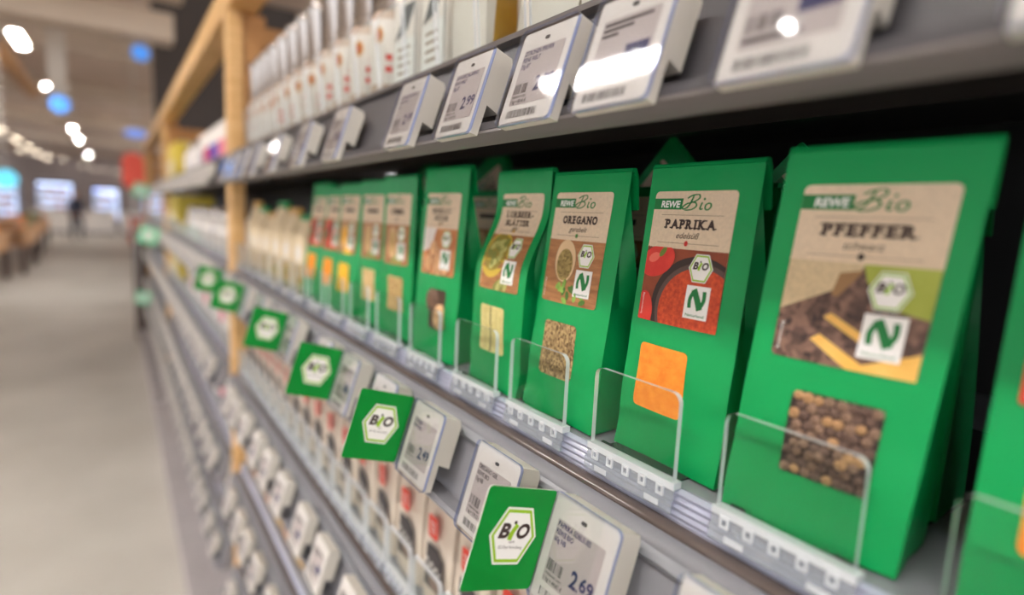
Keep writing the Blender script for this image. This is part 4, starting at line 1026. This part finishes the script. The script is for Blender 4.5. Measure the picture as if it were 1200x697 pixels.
# produce stands at the left of the aisle
CRATE = [mat('crate_orange', (214, 130, 52), .6), mat('crate_green', (52, 122, 74), .6), mat('crate_brown', (150, 104, 72), .6)]
FRUIT = [mat('fruit_peach', (236, 186, 140), .5), mat('fruit_red', (206, 84, 66), .5), mat('fruit_orange', (236, 150, 48), .5), mat('fruit_green', (110, 150, 70), .5), mat('fruit_cream', (232, 214, 176), .5)]
def crate(label, loc, cmat, fm2, seed):
    t = thing('produce_crate', label, 'crate', loc, 'crates on the produce stands')
    mb = MB(); mb.box(-.29, .29, -.19, .19, 0, .015); mb.box(-.29, .29, -.19, -.178, .0151, .16); mb.box(-.29, .29, .178, .19, .0151, .16); mb.box(-.29, -.278, -.1779, .1779, .0151, .16); mb.box(.278, .29, -.1779, .1779, .0151, .16)
    mb.build('crate', cmat, t)
    mb = MB(); r = random.Random(seed)
    for i in range(6):
        for j in range(4):
            cx, cy, rr_ = -.23 + i * .092, -.13 + j * .088, .043
            V = []; nn = 8
            for a in range(5):
                th = math.pi * a / 4
                for b in range(nn): V.append((cx + rr_ * math.sin(th) * math.cos(2 * math.pi * b / nn), cy + rr_ * math.sin(th) * math.sin(2 * math.pi * b / nn), .115 + r.uniform(0, .03) * 0 + .01 * ((i + j) % 3) + rr_ * math.cos(th)))
            mb.add(V, [(a * nn + b, a * nn + (b + 1) % nn, (a + 1) * nn + (b + 1) % nn, (a + 1) * nn + b) for a in range(4) for b in range(nn)])
    o = mb.build('fruit', fm2, t, smooth=60); o['kind'] = 'stuff'
    return t
ci = 0
for si, (X, Y, n) in enumerate(((-2.35, 9.6, 3), (-2.2, 12.4, 3), (-2.05, 15.2, 3), (-2.2, 18.2, 3), (-2.3, 21.5, 3))):
    t = thing('produce_stand', 'wooden produce stand left of the aisle, %s from the camera' % ORD[si], 'stand', P(X, Y, -EYE), 'produce stands left of the aisle')
    mb = MB(); mb.box(-1.0, 1.0, -.62, .62, .52, .56); mb.build('table_board', WOODD, t)
    mb = MB(); mb.box(-1.0, 1.0, .0, .62, .80, .83); mb.box(-1.0, 1.0, .59, .62, .561, .80); mb.build('upper_tier', WOODD, t)
    for a in (-.95, .95):
        for b in (-.57, .57):
            mb = MB(); mb.box(a - .04, a + .04, b - .04, b + .04, 0, .5195); mb.build('leg', DBROWN, t)
    for k in range(3):
        for tier in (0, 1):
            # the stand's low side faces the aisle
            crate('%s crate on the %s tier of the %s produce stand, %s from its near end' % (('orange', 'green', 'brown')[(ci + k) % 3], ('upper', 'lower')[tier], ORD[si], ORD[k]), P(X - (.31 if tier else -.31), Y - .65 + .65 * k, -EYE + (.561 if tier else .831)), CRATE[(ci + k) % 3], FRUIT[(ci * 2 + k + tier) % 5], ci * 7 + k)
    ci += 1
# red promotion bin and a low white counter further back
t = thing('promotion_bin', 'orange-red promotion bin on the floor behind the end of the shelving', 'bin', P(.75, 24, -EYE))
mb = MB(); mb.box(-.3, .3, -.4, .4, .02, .95); mb.build('bin', mat('bin_red', (206, 92, 62), .5), t, bevel=.02); mb = MB(); mb.box(-.33, .33, -.43, .43, .951, 1.0); mb.build('rim', LABW, t)
for k in range(3):
    t = thing('white_counter', 'white counter at the back beside the aisle, %s from the left' % ORD[k], 'counter', P(-2.2 + 1.5 * k, 31, -EYE))
    mb = MB(); mb.box(-.3, .3, -.65, .65, .08, .95); mb.build('front', LABW, t, bevel=.02); mb = MB(); mb.box(-.35, .35, -.68, .68, .951, .99); mb.build('worktop', LAMPH, t); mb = MB(); mb.box(-.28, .28, -.62, .62, 0, .0795); mb.build('plinth', FRM, t)
# a shopper far down the aisle
def person():
    t = thing('person', 'person in a dark jacket and dark trousers standing far down the aisle', 'person', P(-1.18, 26, -EYE))
    J = {}; V = []; R_ = []; E_ = []
    def v(n, co, r): J[n] = len(V); V.append(co); R_.append(r)
    def e(*ns):
        for a, b in zip(ns, ns[1:]): E_.append((J[a], J[b]))
    v('pelvis', (0, 0, .95), .15); v('waist', (0, 0, 1.10), .135); v('chest', (0, 0, 1.32), .165); v('neck0', (0, 0, 1.47), .075); v('neck', (.01, 0, 1.52), .055); v('head', (.02, 0, 1.63), .095); v('crown', (.015, 0, 1.72), .075)
    e('pelvis', 'waist', 'chest', 'neck0', 'neck', 'head', 'crown')
    v('nose', (.115, 0, 1.62), .014); e('head', 'nose')
    for sd, q in ((-1, 'r'), (1, 'l')):
        st_ = .10 * sd
        v(q + 'hip', (0, .1 * sd, .88), .095); v(q + 'knee', (.03 + st_, .11 * sd, .49), .062); v(q + 'ank', (-.03 + st_ * .8, .11 * sd, .09), .042); v(q + 'toe', (.14 + st_ * .8, .12 * sd, .04), .036)
        e('pelvis', q + 'hip', q + 'knee', q + 'ank', q + 'toe')
        v(q + 'sh', (0, .19 * sd, 1.42), .066); v(q + 'el', (-.05, .25 * sd, 1.14), .046); v(q + 'wr', (.07, .26 * sd, .92), .030); v(q + 'palm', (.10, .26 * sd, .86), .028)
        e('chest', q + 'sh', q + 'el', q + 'wr', q + 'palm')
        for k, (dx, dz) in enumerate(((-.028, -.075), (-.010, -.088), (.010, -.082), (.026, -.066))):
            v(q + 'f%d' % k, (.10 + dx * .6, .26 * sd, .845), .010); v(q + 'g%d' % k, (.10 + dx + .012, .255 * sd, .845 + dz), .008); e(q + 'palm', q + 'f%d' % k, q + 'g%d' % k)
        v(q + 't', (.145, .245 * sd, .84), .009); e(q + 'palm', q + 't')
        v(q + 'ear', (.012, .092 * sd, 1.63), .016); e('head', q + 'ear')
    me = bpy.data.meshes.new('body'); me.from_pydata(V, E_, []); o = bpy.data.objects.new('body', me); COL.objects.link(o)
    sk = o.modifiers.new('skin', 'SKIN'); sk.use_smooth_shade = True
    for i, r in enumerate(R_): me.skin_vertices[0].data[i].radius = (r, r)
    me.skin_vertices[0].data[0].use_root = True
    sb = o.modifiers.new('sub', 'SUBSURF'); sb.levels = 2; sb.render_levels = 2
    dg = bpy.context.evaluated_depsgraph_get(); dg.update()
    m2 = bpy.data.meshes.new_from_object(o.evaluated_get(dg)); bpy.data.objects.remove(o)
    m2.materials.clear()
    for m in (mat('skin', (206, 160, 134), .6), mat('jacket_navy', (38, 40, 58), .8), mat('trousers_dark', (44, 44, 52), .8), mat('shoes', (40, 34, 32), .6), mat('hair_brown', (64, 46, 38), .7)): m2.materials.append(m)
    for p in m2.polygons:
        c = p.center
        p.material_index = 3 if c.z < .09 else 2 if c.z < .9 and abs(c.y) < .225 else 4 if c.z > 1.665 or (c.z > 1.56 and c.x < -.01) else 0 if c.z > 1.5 else 0 if c.z < .92 else 1
    b = link('body', m2, t)
    zmin = min(q.co.z for q in m2.vertices); b.location.z = -zmin
    mb = MB()
    for sd in (-1, 1): mb.lathe([(.004, 1.636), (.011, 1.641), (.011, 1.650), (.004, 1.655)], cx=.108, cy=.033 * sd, n=8)
    ey = mb.build('eyes', mat('eye_dark', (40, 34, 34), .4), t); ey.location.z = -zmin
    mb = MB(); mb.box(.100, .112, -.022, .022, 1.577, 1.584); mo = mb.build('mouth', mat('lips', (160, 96, 88), .6), t); mo.location.z = -zmin
    t.rotation_euler = (0, 0, .6)
person()
